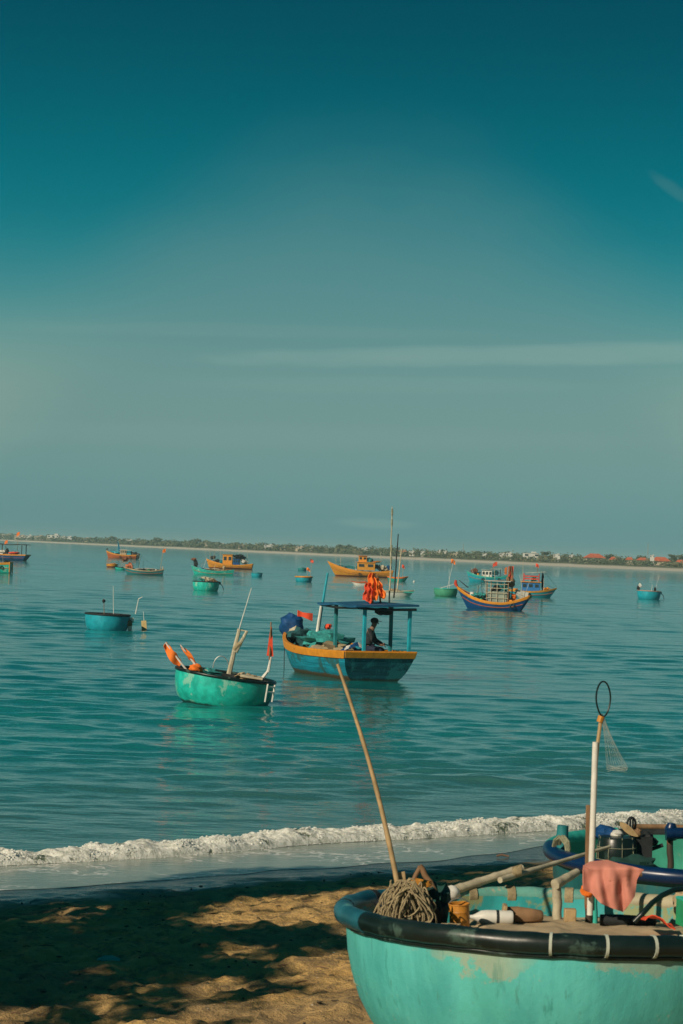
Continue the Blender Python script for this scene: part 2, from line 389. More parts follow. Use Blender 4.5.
fst = g.noise(g.scale(tc, (7, 7, 2.2)), 2.2, 6, .8); cw = g.mix(fm, (.075, .11, .065), g.mix(g.sstep(fst, .36, .60), (.40, .43, .37), (.80, .81, .74))); g.lk(cw, b.inputs['Base Color'])
g.lk(g.sstep(fm, 0, 1, .12, .9), b.inputs['Roughness']); b.inputs['IOR'].default_value = 1.33
hb = g.math('MULTIPLY', g.math('ADD', fn2, g.math('MULTIPLY', g.noise(tc, 30, 4, .8), .6)), g.sstep(fm, 0, 1, .15, 1)); g.lk(g.bump(hb, .8, .03), b.inputs['Normal']); b.inputs['Subsurface Weight'].default_value = .35; b.inputs['Subsurface Radius'].default_value = (.06, .08, .08)
o = mb.build('breaking_wave', m); tag(o, kind='structure')
# foam lumps thrown along the crest and the toe
mb = MB()
for i in range(9000):
    t = random.uniform(-5, 11.2); q = random.random() < .3
    sofs = -1.12 + .35 * noise.noise((t * .35, 3.3, 0))
    if q: s = sofs + 1.26 + random.gauss(-.03, .06); h = .024
    else:
        v = random.uniform(.50, .97); s = sofs + 1.26 * v; h = bwave((t + 6) / 26, v)[2] + random.uniform(-.004, .010)
        if noise.noise((t * 1.7, v * 3, 5)) < -.05: continue
    P = S0 + TI * t + NI * s; r = random.uniform(.003, .013) * (.5 if q else 1)
    mb.ball((P.x, P.y, h), (r * random.uniform(.8, 1.8), r * random.uniform(.8, 1.5), r * random.uniform(.5, 1.1)), 3, .9, i)
mfoam = mat('foam', (.62, .65, .61), .95, .1, 30, .004)
tag(mb.build('sea_foam', mfoam), 'white lumpy foam thrown up along the breaking wave', 'foam', kind='stuff')
# swash film
def swash_edge(t): return 1.75 + .55 * noise.noise((t * .28, 7.7, 2)) + .12 * noise.noise((t * 1.4, 1, 2)) - .10 * max(0, t - 2) * .6
def swf(u, v):
    t = -6 + 24 * u; e = max(.35, swash_edge(t)); s = -.35 + (e + .35) * v; P = S0 + TI * t + NI * s
    return (P.x, P.y, max(.012, sand_z(max(0, s)) + .010 * (1 - v ** 6) + .003) + .004 * noise.noise((t * 2, s * 5, 0)) * (1 - v))
m, nt, b = newmat('swash'); g = G(nt); tc = g.n('ShaderNodeTexCoord').outputs['Object']
vor = g.n('ShaderNodeTexVoronoi', feature='DISTANCE_TO_EDGE'); vor.inputs['Scale'].default_value = 3.2
nz = g.n('ShaderNodeTexNoise'); nz.inputs['Scale'].default_value = 2.5; g.lk(tc, nz.inputs['Vector'])
g.lk(g.mix(.75, tc, nz.outputs['Color']), vor.inputs['Vector'])
lace = g.math('MULTIPLY', g.sstep(vor.outputs[0], .01, .07, 1, 0), g.sstep(g.noise(tc, .9, 4), .45, .6))
c_ = g.mix(lace, g.mix(g.noise(tc, 1.2, 4), (.16, .22, .19), (.30, .36, .31)), (.75, .75, .7)); g.lk(c_, b.inputs['Base Color'])
b.inputs['Roughness'].default_value = .2; b.inputs['IOR'].default_value = 1.33
g.lk(g.bump(g.noise(g.scale(tc, (1, 1.5, 1)), 5, 4), .3, .03), b.inputs['Normal'])
o = MB().grid(swf, 500, 24).build('swash_water', m); tag(o, kind='structure')
# ------------------------------------------------------------------ far coast
def coast_off(px): return float(np.interp(px, [-700, 0, 170, 340, 500, 683, 1300], [2.4, 4.4, 6.4, 8.4, 10.0, 11.6, 14.5]))
def coast(px, back=0, z=0):
    d = EYE * F / coast_off(px) + back; return Vector(((px - 341.5) / F * d, d, z))
PXS = np.linspace(-900, 1500, 301)
bk = [-6, 0, 5, 10, 30, 120, 600, 9000]; zz = [-.5, .02, .35, 1.1, 1.4, 2.2, 2.4, 2.0]
mb = MB(); k = len(bk)
for p in PXS:
    for a, z in zip(bk, zz): mb.v.append(tuple(coast(p, a * (1 + .25 * noise.noise((p * .03, 1, 0))) if a < 200 else a, z)))
mb.f = [(i * k + j, (i + 1) * k + j, (i + 1) * k + j + 1, i * k + j + 1) for i in range(len(PXS) - 1) for j in range(k - 1)]
m, nt, b = newmat('far_land'); g = G(nt); tc = g.n('ShaderNodeTexCoord').outputs['Object']; z_ = g.sep(tc)[2]
c_ = g.mix(g.sstep(g.math('ADD', z_, g.math('MULTIPLY', g.noise(tc, .05, 4), .6)), 1.0, 1.3), (.42, .40, .33), (.09, .10, .05)); g.lk(c_, b.inputs['Base Color']); b.inputs['Roughness'].default_value = .95
tag(mb.build('far_coast_terrain', m), kind='structure')
def leafmat(name, c1, c2):
    m, nt, b = newmat(name); g = G(nt); tc = g.n('ShaderNodeTexCoord').outputs['Object']
    gi = g.n('ShaderNodeNewGeometry').outputs['Random Per Island']
    g.lk(g.mix(g.math('ADD', g.math('MULTIPLY', gi, .6), g.math('MULTIPLY', g.noise(tc, .15, 2), .4)), c1, c2), b.inputs['Base Color']); b.inputs['Roughness'].default_value = .7
    return m
M['leaf'] = leafmat('leaves', (.05, .08, .04), (.15, .17, .09)); M['leafdry'] = leafmat('dry_leaves', (.10, .11, .05), (.22, .20, .10))
def leaves(mb, c, rad, n, size):
    for i in range(n):
        d = Vector((random.gauss(0, 1), random.gauss(0, 1), random.gauss(0, 1))).normalized() * random.random() ** .4
        p = Vector(c) + Vector((d.x * rad[0], d.y * rad[1], d.z * rad[2])); a = Vector((random.gauss(0, 1), random.gauss(0, 1), random.gauss(0, .6))).normalized(); bb = a.orthogonal().normalized()
        bb = (Matrix.Rotation(random.uniform(0, 6.3), 3, a) @ bb); s = size * random.uniform(.6, 1.4)
        mb.add([p - a * s - bb * s * .3, p + bb * s * .25 - a * s * .2, p + a * s, p - bb * s * .6 + a * s * .1], [(0, 1, 2, 3)])
mb = MB(); mb2 = MB()
for i in range(2100):
    px = random.uniform(-160, 840); back = random.triangular(11, 150, 18); d0 = EYE * F / coast_off(px)
    P = coast(px, back); sc = d0 / 850
    h = (1.15 + 1.1 * noise.noise((px * .06, back * .02, 0)) + random.uniform(-.3, .5) + back * .006) * (.55 + .45 * sc)
    gz = .9 + min(back, 30) * .015 + back * .004
    leaves(mb if random.random() < .75 else mb2, (P.x, P.y, gz + h * .55), (1.7 * sc, 1.7 * sc, h * .62), 34, .42 * sc)
tag(mb.build('coastal_woodland', M['leaf'], smooth=False), 'long low belt of green coastal trees behind the far beach', 'woodland', kind='stuff')
tag(mb2.build('coastal_scrub', M['leafdry'], smooth=False), 'paler dry scrub mixed through the far coastal tree belt', 'scrub', kind='stuff')
# individual taller trees
def far_tree(px, h, label, palm):
    P = coast(px, 60); sc = P.y / 850
    r = thing('palm_tree' if palm else 'coastal_tree', label, 'palm tree' if palm else 'tree', (P.x, P.y, 1.7), 0, 'tall trees on the far coast')
    MB().tube([(0, 0, 0), (.1, 0, h * .5), (.3, 0, h * .9)], [.18, .13, .10]).build('trunk', M['bark'], r)
    c = MB()
    if palm:
        for k in range(13):
            a = k * 2.4; L = 1.5 * sc
            def fr(u, v, a=a): rr = L * u; wv = .22 * sc * (v - .5) * 2 * math.sin(u * PI * .9 + .25); return (.3 + math.cos(a) * rr - math.sin(a) * wv, math.sin(a) * rr + math.cos(a) * wv, h * .9 + (.7 * u - 1.35 * u * u) * sc - abs(v - .5) * .2)
            c.grid(fr, 6, 2)
    else:
        for k in range(7): leaves(c, (random.gauss(.3, .8) * sc, random.gauss(0, .8) * sc, h * random.uniform(.7, 1.05)), (.9 * sc, .9 * sc, .6 * sc), 45, .3 * sc)
    c.build('crown', M['leaf'], r, smooth=False)
for px, h, l, p in ((113, 4.6, 'tall far tree behind the beach, above the red-brown boat', 0), (158, 4.8, 'round far tree on the coast just right of the small dark blue boat', 0),
                    (196, 4.4, 'broad far tree above the teal slender boat', 0), (237, 4.1, 'far palm rising above the stern of the small yellow fishing boat', 1), (338, 3.6, 'far tree on the coast above the prow of the long yellow boat', 0),
                    (346, 3.6, 'far tree just right of the first, above the foredeck of the long yellow boat', 0), (354, 3.8, 'far palm left of the little white house above the long yellow boat', 1), (478, 3.6, 'far palm on the coast right of the left radio mast', 1),
                    (546, 3.5, 'far tree just right of the wide white hotel', 0), (566, 3.6, 'far palm between the two small white houses beyond the blue cabin boat', 1), (609, 3.3, 'bushy tree between the big left red roof and its small red neighbour', 0),
                    (643, 3.3, 'far tree standing over the row of red roofs, left of the right radio mast', 0), (672, 4.0, 'bushy tree behind the right end of the widest red roof', 0), (681, 4.2, 'tree at the far right end of the coast, above the last red roof', 0)):
    far_tree(px, h * .74, l, p)
def house(px, top, wpx, hpx, wall, roof, label, back=50, name='coastal_house', cat='house'):
    P = coast(px, back); d = P.y; mpp = d / F; hor = 548 + (px - 341.5) * math.tan(ROLL)
    zt = EYE + (hor - top) * mpp; W = wpx * mpp; H = hpx * mpp; D = W * .7; z0 = 1.2
    r = thing(name, label, cat, (P.x, P.y, z0), R(random.uniform(-12, 12)), 'houses on the far coast'); T = zt - z0
    if roof == 'hip':
        rh = min(H * .62, T * .6)
        MB().box((0, 0, (T - rh) / 2), (W * .86, D * .86, T - rh)).build('wall', wall, r, False)
        b_ = MB(); e = T - rh; x, y = W / 2, D / 2; rx = W * .22
        b_.add([(-x, -y, e), (x, -y, e), (x, y, e), (-x, y, e), (-rx, 0, T), (rx, 0, T), (-x, -y, e - .1), (x, -y, e - .1), (x, y, e - .1), (-x, y, e - .1)],
               [(0, 1, 5, 4), (1, 2, 5), (2, 3, 4, 5), (3, 0, 4), (6, 7, 1, 0), (7, 8, 2, 1), (8, 9, 3, 2), (9, 6, 0, 3), (9, 8, 7, 6)])
        b_.build('roof', M['redroof'], r, False); wt = T - rh
    else:
        MB().box((0, 0, T / 2), (W, D, T)).box((W * .22, 0, T + .15 * H), (W * .3, D * .5, .3 * H)).build('wall', wall, r, False)
        MB().box((0, 0, T + .06), (W * 1.05, D * 1.05, .12)).build('roof', M['greyroof'], r, False); wt = T
    n = max(2, int(W / 2.2))
    for i in range(min(n, 8)):
        xx = -W * .36 + W * .72 * i / (n - 1)
        MB().box((xx, -(D * (.43 if roof == 'hip' else .5)) - .02, wt - min(.9, H * .35)), (W * .5 / n, .06, min(.8, H * .3))).build('window', M['glass'], r, False)
HW, HC, HO = M['housewhite'], M['housecream'], M['houseorange']
for a in ((8, 534.5, 9, 3, HC, 'flat', 'pale grey house at the far left end of the coast'), (22, 535.5, 11, 2.5, HC, 'flat', 'low house behind the canopy of the leftmost blue boat'),
          (30, 535.6, 6, 4.5, HW, 'flat', 'narrow white house just right of the leftmost canopy boat'), (40, 536, 9, 3.5, HC, 'flat', 'cream house between the narrow white house and the large white block'),
          (55, 535.2, 12, 5, HW, 'flat', 'large bright white block, the widest building on the left coast'), (64, 536.6, 5, 3, HW, 'flat', 'small white house touching the right side of the large white block'),
          (70.5, 536.6, 5, 3, HW, 'flat', 'last white house of the left cluster, farther right than the white block'), (87, 538, 7, 2.2, HC, 'flat', 'low pale house on the coast above open water left of the red-brown boat'),
          (131, 540, 7, 2, HW, 'flat', 'small pale house above the cabin of the red-brown boat'), (211, 543.5, 8, 2.4, HC, 'flat', 'low cream house above the prow of the small yellow fishing boat'),
          (222.5, 543.6, 6, 2.6, HW, 'flat', 'small white house above the orange cabin of the small yellow boat'), (243, 545, 7, 2.2, HC, 'flat', 'low cream house above the black gear of the small yellow boat'),
          (270, 545.0, 9, 3, HW, 'flat', 'wide white house on the coast left of the orange rimmed basket boat'), (285, 547.6, 6, 4, HW, 'flat', 'tall pale house near the shore, above the orange rimmed basket boat'),
          (301, 546.8, 8, 3, HC, 'flat', 'cream house above the tiny teal basket boat'), (313, 547.8, 6, 3, HW, 'flat', 'pale house left of the prow of the long yellow boat'),
          (366, 548.3, 5.5, 3, HW, 'flat', 'white house above the yellow cabin of the long yellow boat'), (386, 553, 4, 3, HW, 'flat', 'very small white house between the tall flag poles'),
          (404, 550.8, 8, 4, HO, 'flat', 'reddish house just right of the tall flag poles'), (413, 551.5, 5.5, 4, HW, 'flat', 'bright white house right of the reddish house'),
          (424, 551.6, 4, 2.5, HW, 'flat', 'tiny white house alone left of the white trio'), (430, 556.4, 7, 3, M['houseorange'], 'hip', 'low orange roofed house near the shore above the green basket boat'),
          (434.6, 552.2, 3.6, 3.5, HW, 'flat', 'first of three white houses left of the terracotta building'), (440, 551.2, 4.2, 5, HW, 'flat', 'tallest of three white houses left of the terracotta building'),
          (446.5, 551.6, 3.6, 3, HW, 'flat', 'third small white house, directly behind the terracotta building'), (450, 556.0, 12, 4.5, HO, 'flat', 'terracotta building left of the left radio mast'),
          (457, 553.4, 5, 5.5, HC, 'flat', 'cream house at the right end of the terracotta building'), (486, 554, 5, 2.2, HW, 'flat', 'small white house above the red flag of the teal boat'),
          (503.5, 553.5, 6, 2.6, HW, 'flat', 'small white house left of the bright white villa'), (510.5, 553.0, 6, 3.6, HW, 'flat', 'bright white villa left of the wide white hotel'),
          (532, 553.2, 14, 5.5, HW, 'flat', 'wide white hotel, the largest white building right of centre'), (558, 554.2, 6.5, 2.6, HW, 'flat', 'small white house right of the wide white hotel'),
          (573, 555, 4.5, 2, HW, 'flat', 'tiny white house left of the big left red roof'), (596, 553.6, 20, 6.5, HC, 'hip', 'wide house with tall red hipped roof, leftmost of the red roofs'),
          (614.5, 556.8, 7, 4.5, HC, 'hip', 'smallest red roofed house, right of the tall red hipped roof'), (631, 557.2, 8, 4, HC, 'hip', 'low red roofed house in the middle of the red roofed row'),
          (644, 557.6, 12, 4, HC, 'hip', 'red roofed house just below the right radio mast'), (662, 557.0, 20, 6.5, HC, 'hip', 'widest red roofed house above the blue basket boat at right'),
          (653.5, 555.4, 4, 3, HW, 'flat', 'small white house peeping over the widest red roof'), (681.5, 559.8, 10, 4.5, HC, 'hip', 'red roofed house at the right edge of the coast')):
    house(*a, back=random.uniform(26, 46))
def radio_mast(px, top, label):
    P = coast(px, 90); hor = 548 + (px - 341.5) * math.tan(ROLL); H = EYE + (hor - top) * P.y / F - 1.5
    r = thing('radio_mast', label, 'mast', (P.x, P.y, 1.5)); 
    for k in range(3):
        a = k * 2.09; MB().tube([(math.cos(a) * .3, math.sin(a) * .3, 0), (math.cos(a) * .1, math.sin(a) * .1, H)], .045, 5).build('leg', M['metal'], r)
    br = MB()
    for i in range(10):
        z = H * i / 10; q = .3 - .2 * i / 10; br.tube([(math.cos(0) * q, 0, z), (math.cos(2.09) * q, math.sin(2.09) * q, z + H / 10), (math.cos(4.18) * q, math.sin(4.18) * q, z)], .025, 4)
    br.build('bracing', M['metal'], r)
radio_mast(464.5, 543.5, 'thin lattice radio mast right of the terracotta building'); radio_mast(649, 543, 'thin lattice radio mast over the red roofs at right')
# ------------------------------------------------------------------ boats
def hull(root, L, B, H, bow=.5, stern=.15, transom=.75, draft=.22, rake=.5, flare=.25, hm=None, stripe=None, deckm=None, dk=.12, sternm=None, rail=.05, srake=.15, band=.14):
    ns = 22; nk = 9
    def half(u):
        a = 1 - (max(0, u - .42) / .58) ** 2.3; bq = transom + (1 - transom) * min(1, u / .42) ** .8 if u < .42 else 1
        return max(.012, B / 2 * a * bq)
    def sheer(u): return H + bow * max(0, (u - .35) / .65) ** 2.2 + stern * max(0, (.35 - u) / .35) ** 1.6
    def pt(u, v, sgn, off=0):     # v 0 sheer, 1 keel
        zs = sheer(u); kz = -draft * (1 - max(0, u - .8) / .2 * .9); z = zs + (kz - zs) * v
        w = half(u) * (1 - flare * min(1, v * 1.25) ** 1.3) * (max(0, 1 - v ** 4.5)) ** .5
        h = (z + draft) / (zs + draft)
        x = L * u - rake * (1 - h) * max(0, (u - .5) / .5) ** 1.5 + srake * (1 - h) * max(0, (.3 - u) / .3) - L / 2
        return Vector((x, sgn * max(w + off, 0), z))
    m1 = MB()
    for sg in (1, -1):
        m1.grid(lambda u, v: pt(u, v, sg), ns, nk)
    m1.grid(lambda a, c: pt(a, .03 + .0 * c, 1 if c > .5 else -1, -.05) if False else pt(a, c * .62, 1, -.05) , ns, 3)
    m1.grid(lambda a, c: pt(a, c * .62, -1, -.05), ns, 3)
    m1.build('hull', hm, root)
    # transom
    t = MB(); t.grid(lambda a, c: pt(0, c, 1) * a + pt(0, c, -1) * (1 - a), 6, nk)
    t.v = [(x - .012, y, z) for x, y, z in t.v]
    t.build('transom', sternm or hm, root)
    # rail stripe: flat band standing proud of the side, wrapping the stern
    vb = band / (H + draft)
    s = MB()
    for sg in (1, -1):
        s.sheet(lambda u, c: pt(u, c * vb, sg, .016) + Vector((0, 0, .02 * (1 - c))), ns, 2, .028)
        s.sheet(lambda u, c: pt(u, 0, sg, .03 - rail * 2 * c) + Vector((0, 0, .032)), ns, 1, .03)
    s.sheet(lambda a, c: (lambda P: P + Vector((-.035, 0, .02)))(pt(0, c * vb, 1) * a + pt(0, c * vb, -1) * (1 - a)), 6, 1, .028)
    s.sheet(lambda a, c: (lambda P: P + Vector((-.03 + .09 * c, 0, .032)))(pt(0, 0, 1) * a + pt(0, 0, -1) * (1 - a)), 6, 1, .03)
    s.build('rail', stripe, root)
    # deck
    d = MB(); d.grid(lambda u, a: (lambda p, q: p * a + q * (1 - a))(pt(.01 + .97 * u, .35, 1, -.05), pt(.01 + .97 * u, .35, -1, -.05)), ns, 4)
    for v in range(len(d.v)):
        x, y, z = d.v[v]; d.v[v] = (x, y, sheer((x + L / 2) / L) * .55 if False else z)
    d.build('deck', deckm or M['wood'], root)
    return pt, sheer, half
def cabin(root, x, y, z, lx, ly, h, wall, roof, over=.12, nwin=3, win=True):
    c = MB().box((x, y, z + h / 2), (lx, ly, h)).build('cabin', wall, root, bevel=.02)
    MB().box((x, y, z + h + .03), (lx + over * 2, ly + over * 2, .06)).build('roof', roof, c, bevel=.01)
    if win:
        for sg in (1, -1):
            for i in range(nwin):
                xx = x + lx * ((i + .5) / nwin - .5); MB().box((xx, y + sg * (ly / 2 + .008), z + h * .62), (lx / nwin * .6, .03, h * .36)).build('window', M['glass'], c, False)
        for sg in (1, -1): MB().box((x + sg * (lx / 2 + .008), y, z + h * .62), (.03, ly * .6, h * .36)).build('window', M['glass'], c, False)
    return c
def pole(root, a, b, r=.02, m=None, name='pole'):
    a, b = Vector(a), Vector(b); k = 7; pts = []
    for i in range(k):
        p = a.lerp(b, i / (k - 1)); p += Vector((noise.noise((i, a.x * 9, 0)), noise.noise((i, 5, a.y * 9)), 0)) * (b - a).length * .008; pts.append(p)
    rr = [r * (1.1 - .4 * i / (k - 1)) for i in range(k)]
    return MB().tube(pts, rr, 7).build(name, m or M['bamboo'], root)
def flag(root, top, w, h, m, dirv=(1, 0), droop=.5, name='flag'):
    top = Vector(top); sd = random.random() * 9
    def f(u, v):
        x = w * u * (1 - droop * .4); ww = .12 * w * math.sin(u * 5 + v * 3 + sd) + .05 * w * noise.noise((u * 4, v * 4, sd))
        return (top.x + dirv[0] * x - dirv[1] * ww, top.y + dirv[1] * x + dirv[0] * ww, top.z - v * h * (1 - .15 * u) - droop * w * u * u * .9 + .04 * h * noise.noise((u * 5, v * 3, sd)))
    return MB().sheet(f, 10, 10, .008).build(name, m, root)
def bundle(root, c, r, m, name='gear_bundle', lump=.9, n=7):
    c = Vector(c); q = MB(); r = (r, r, r) if isinstance(r, (int, float)) else r
    for i in range(5):
        o_ = Vector((random.uniform(-.5, .5) * r[0], random.uniform(-.5, .5) * r[1], random.uniform(-.45, .35) * r[2])); k_ = random.uniform(.4, .68)
        q.ball(c + o_, (r[0] * k_, r[1] * k_, r[2] * k_ * 1.1), n, lump * 1.3, random.random() * 50)
    return q.build(name, m, root)
def motor(root, P, ang, m=None):
    P = Vector(P); o = MB().box(P + Vector((0, 0, .1)), (.22, .18, .2)).build('motor', m or M['dark'], root, bevel=.03)
    c, s = math.cos(ang), math.sin(ang)
    MB().tube([P + Vector((0, 0, .1)), P + Vector((c * .25, s * .25, -.1)), P + Vector((c * .35, s * .35, -.45))], [.035, .03, .025]).build('shaft', M['metal'], o)
    MB().tube([P + Vector((0, 0, .18)), P + Vector((-c * .35, -s * .35, .3))], .016, 6).build('tiller', M['dark'], o)
def frame_posts(root, x0, x1, y0, y1, z0, z1, m, r=.035):
    for x in (x0, x1):
        for y in (y0, y1): MB().box((x, y, (z0 + z1) / 2), (r * 2, r * 2, z1 - z0)).build('post', m, root, bevel=.006)
def placed(px, py): return onz(px, py, 0)

# --- main fishing boat
mbx = Vector((1.17, 64.0, 0)); HD = math.atan2(5.5, -2.54); Lm = 6.1
cdir = Vector((math.cos(HD), math.sin(HD), 0)); ctr = mbx + cdir * Lm / 2
main = thing('fishing_boat', 'blue wooden fishing boat with orange rail and flat canopy, nearest wooden boat', 'fishing boat', ctr, HD, 'wooden fishing boats at anchor')
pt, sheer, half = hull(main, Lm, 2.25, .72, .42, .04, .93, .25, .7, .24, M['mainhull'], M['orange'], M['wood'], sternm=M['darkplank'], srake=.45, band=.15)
xo = -Lm / 2
def lp(a, b, z): return (xo + a, b, z)
for (a, b_, zt) in ((.12, .45, 1.96), (.12, -.88, 1.93), (1.25, -.88, 1.96), (2.0, .42, 1.98)):
    MB().box(lp(a, b_, (zt + .35) / 2 + .1), (.085, .085, zt - .55)).build('canopy_post', M['teal'] if a > 1 else M['cyan'], main, bevel=.008)
MB().sheet(lambda u, v: lp(-.12 + 2.5 * u, -1.03 + 1.85 * v, 1.99 + .025 * math.sin(u * 9) * math.sin(v * 5) - .05 * (v - .5) + .02), 14, 10, .055).build('canopy', mat('blue_canopy', (.012, .10, .20), .6, .3, 4, .004), main)
MB().tube([lp(-.05, -.98, 1.93), lp(-.02, 0, 1.90), lp(0, .7, 1.94)], .035).tube([lp(0, .72, 1.94), lp(1.2, .74, 1.90), lp(2.3, .74, 1.94)], .03).build('canopy_hem', M['dark'], main)
def mloc(px, py, Y): return loc_of(main, at(px, py, Y))
pole(main, mloc(316, 645, 67.2), mloc(327.5, 573, 67.2), .045, M['cyan'], 'boom')
pole(main, mloc(314.5, 650, 67.1), mloc(321, 606, 67.1), .05, M['white'], 'boom_sleeve')
for (a, b_, r_, m_) in (((389, 612), (392.5, 507), .022, M['palebamboo']), ((394, 598), (398, 534), .020, M['dark']), ((397, 592), (401.5, 549), .022, M['palebamboo'])):
    q_ = pole(main, mloc(*a, 65.5), mloc(*b_, 65.5), r_, m_, 'flag_pole')
for k, (x_, y_) in enumerate(((392.3, 512), (392, 522), (391.6, 548), (391.3, 560))):
    MB().tube([mloc(x_, y_ - 3, 65.45), mloc(x_ - .2, y_ + 3.5, 65.45)], [.026, .030], 7).build('pole_wrap', M['greyrope'], main)
# orange cloth heap on the roof
for (cx_, ty, w_, h_, sk, mm_) in ((374, 573, 13, 26, -2, 'flag'), (378, 578, 10, 20, 3, 'flag'), (370, 583, 8, 18, -2, 'redflag')):
    A = [mloc(cx_ - 2, ty, 65.2), mloc(cx_ + 1, ty, 65.2), mloc(cx_ + w_ / 2 + sk, ty + h_, 65.2), mloc(cx_ - w_ / 2 + sk, ty + h_ * .95, 65.3)]
    def ff(u, v, A=A):
        p = A[0].lerp(A[1], u).lerp(A[3].lerp(A[2], u), v); return p + Vector((.05 * math.sin(u * 9 + v * 2), .05 * math.cos(u * 11 + v), .05 * noise.noise((u * 5, v * 5, A[0].x * 9)) * v)) + Vector((.12 * noise.noise((v * 3.2, 1, A[0].x * 5)), 0, .16 * v * noise.noise((u * 3.5, 4, A[0].x * 5))))
    MB().sheet(ff, 14, 14, .02).build('flag', M[mm_], main)
pole(main, mloc(372, 606, 65.6), mloc(375.5, 573, 65.6), .03, M['wood'], 'flag_pole')
pole(main, mloc(381, 606, 65.6), mloc(377, 575, 65.6), .025, M['wood'], 'flag_pole')
# contents (own things)
def inboat(px, py, Y): return at(px, py, Y)
def heap(name, label, cat, px, py, Y, r, m, lump=.7, n=10, base=None):
    P = at(px, py, Y); o = MB().ball((0, 0, 0), r, n, lump, px * .1).build(name, m, None, loc=P); tag(o, label, cat); return o
# fan-shaped blue bundle at the bow
b0 = thing('tarp_bundle', 'round blue tarp bundle with pale centre at the bow of the canopy boat', 'bundle', at(292, 628, 68.9))
MB().ball((0, 0, .03), (.35, .30, .35), 10, .35, 3).build('tarp', M['tarpblue'], b0)
MB().ball((.08, -.25, -.08), (.15, .11, .15), 8, .4, 5).build('knot', M['palebamboo'], b0)
heap('net_pile', 'dark teal net pile behind the blue bundle in the bow', 'net', 300, 637, 68.4, (.32, .35, .26), mat('dark_teal_net', (.015, .09, .10), .95, .5, 14, .02), .8)
heap('net_heap', 'turquoise fishing net heaped amidships in the canopy boat', 'net', 323, 641, 67.0, (.62, .7, .26), M['netteal'], .9)
heap('rope_heap', 'beige rope and sacking heaped on the foredeck of the canopy boat', 'rope heap', 322, 651, 66.4, (.55, .6, .17), M['canvas'], .9)
heap('sack_pile', 'tan sacks lying just ahead of the blue and white tarp', 'sacks', 337, 649, 65.9, (.42, .5, .18), M['rope'], .8)
P = at(305, 617, 68.0); rb = thing('marker_buoy', 'red fish-shaped cloth float beside the blue bundle in the bow', 'float', P)
MB().sheet(lambda u, v: ((u - .5) * .42, .03 * math.sin(u * 7), (v - .5) * (.12 + .16 * abs(u - .35)) - .10 * u + .1), 10, 6, .03).build('cloth', M['redflag'], rb)
P = at(328, 626.5, 67.3); MBo = MB().ball((0, 0, 0), (.10, .08, .08), 7, .5, 4).build('red_rag', M['redflag'], None, loc=P); tag(MBo, 'small red rag hanging amidships under the canopy boat roof', 'rag')
# striped tarp at the stern
tq = [at(336, 654, 64.6), at(357, 641, 65.2), at(379, 653, 64.5), at(358, 654, 64.4)]
P0 = at(357, 654, 64.8); tt = thing('blue_tarp', 'blue and white tarp tented over the stern of the canopy boat', 'tarp', P0)
def tent(u, v): 
    rdg = (1 - abs(u - .48) / .52) ; x = -.62 + 1.22 * u; return (x, -.25 + .5 * v, -.05 + .36 * max(0, rdg) * (.8 + .2 * v) + .04 * noise.noise((u * 6, v * 5, 1)))
MB().sheet(tent, 16, 8, .015).build('cover', M['tarpblue'], tt)
MB().sheet(lambda u, v: (lambda p: (p[0], p[1] - .0, p[2] + .012))(tent(.22 + .1 * v + .05 * u, u * .9)), 8, 4, .012).build('white_band', M['white'], tt)
MB().sheet(lambda u, v: (lambda p: (p[0], p[1] - .0, p[2] + .012))(tent(.55 + .12 * v - .02 * u, u * .9)), 8, 4, .012).build('white_band', M['white'], tt)
heap('black_bag', 'dark bag hanging under the rear of the canopy roof', 'bag', 384, 611.5, 64.9, (.24, .2, .10), M['dark'], .5)
# thin mooring line at the bow
MB().tube([at(284.5, 641, 69.2), at(284.2, 655, 69.2), at(284, 673, 69.2)], .012, 5).build('mooring_line', M['dark'], None)
o = bpy.data.objects['mooring_line']; tag(o, 'thin dark mooring line dropping from the bow of the canopy boat', 'rope')

# --- person (seated on the stern rail)
def skin_mesh(joints, edges, rad, sub=2):
    me = bpy.data.meshes.new('tmp'); me.from_pydata([tuple(j) for j in joints], edges, []); o = bpy.data.objects.new('tmp', me); C.objects.link(o)
    sk = o.modifiers.new('skin', 'SKIN'); 
    if not me.skin_vertices: me.attributes  # layer is made by the modifier's first edit
    bm = bmesh.new(); bm.from_mesh(me); lay = bm.verts.layers.skin.verify()
    for v, r in zip(bm.verts, rad): v[lay].radius = (r, r) if isinstance(r, (int, float)) else r; v[lay].use_root = (v.index == 0)
    bm.to_mesh(me); bm.free()
    ss = o.modifiers.new('sub', 'SUBSURF'); ss.levels = sub; ss.render_levels = sub
    dg = bpy.context.evaluated_depsgraph_get(); dg.update(); me2 = bpy.data.meshes.new_from_object(o.evaluated_get(dg)); bpy.data.objects.remove(o)
    return me2
def link_mesh(name, me, m, parent=None):
    o = bpy.data.objects.new(name, me); C.objects.link(o); me.materials.clear(); me.materials.append(m)
    me.polygons.foreach_set('use_smooth', [True] * len(me.polygons)); o.parent = parent; return o
PP = at(366.5, 653, 64.55); PP.z = 0.0
PJ = dict(pel=(0, 0, .86), bel=(.03, 0, 1.0), che=(.09, 0, 1.22), nk=(.14, 0, 1.40), hd=(.19, 0, 1.50), top=(.20, 0, 1.62), sl=(.09, .17, 1.33), el=(.20, .24, 1.08), wl=(.40, .17, .98), hl=(.48, .15, .97),
          sr=(.09, -.17, 1.33), er=(.17, -.25, 1.07), wr=(.38, -.18, .96), hr=(.46, -.16, .95), pl=(.03, .09, .84), kl=(.42, .13, .84), al=(.44, .13, .46), tl=(.60, .14, .42), pr=(.03, -.09, .84), kr=(.40, -.13, .82), ar=(.40, -.13, .44), tr=(.56, -.14, .40))
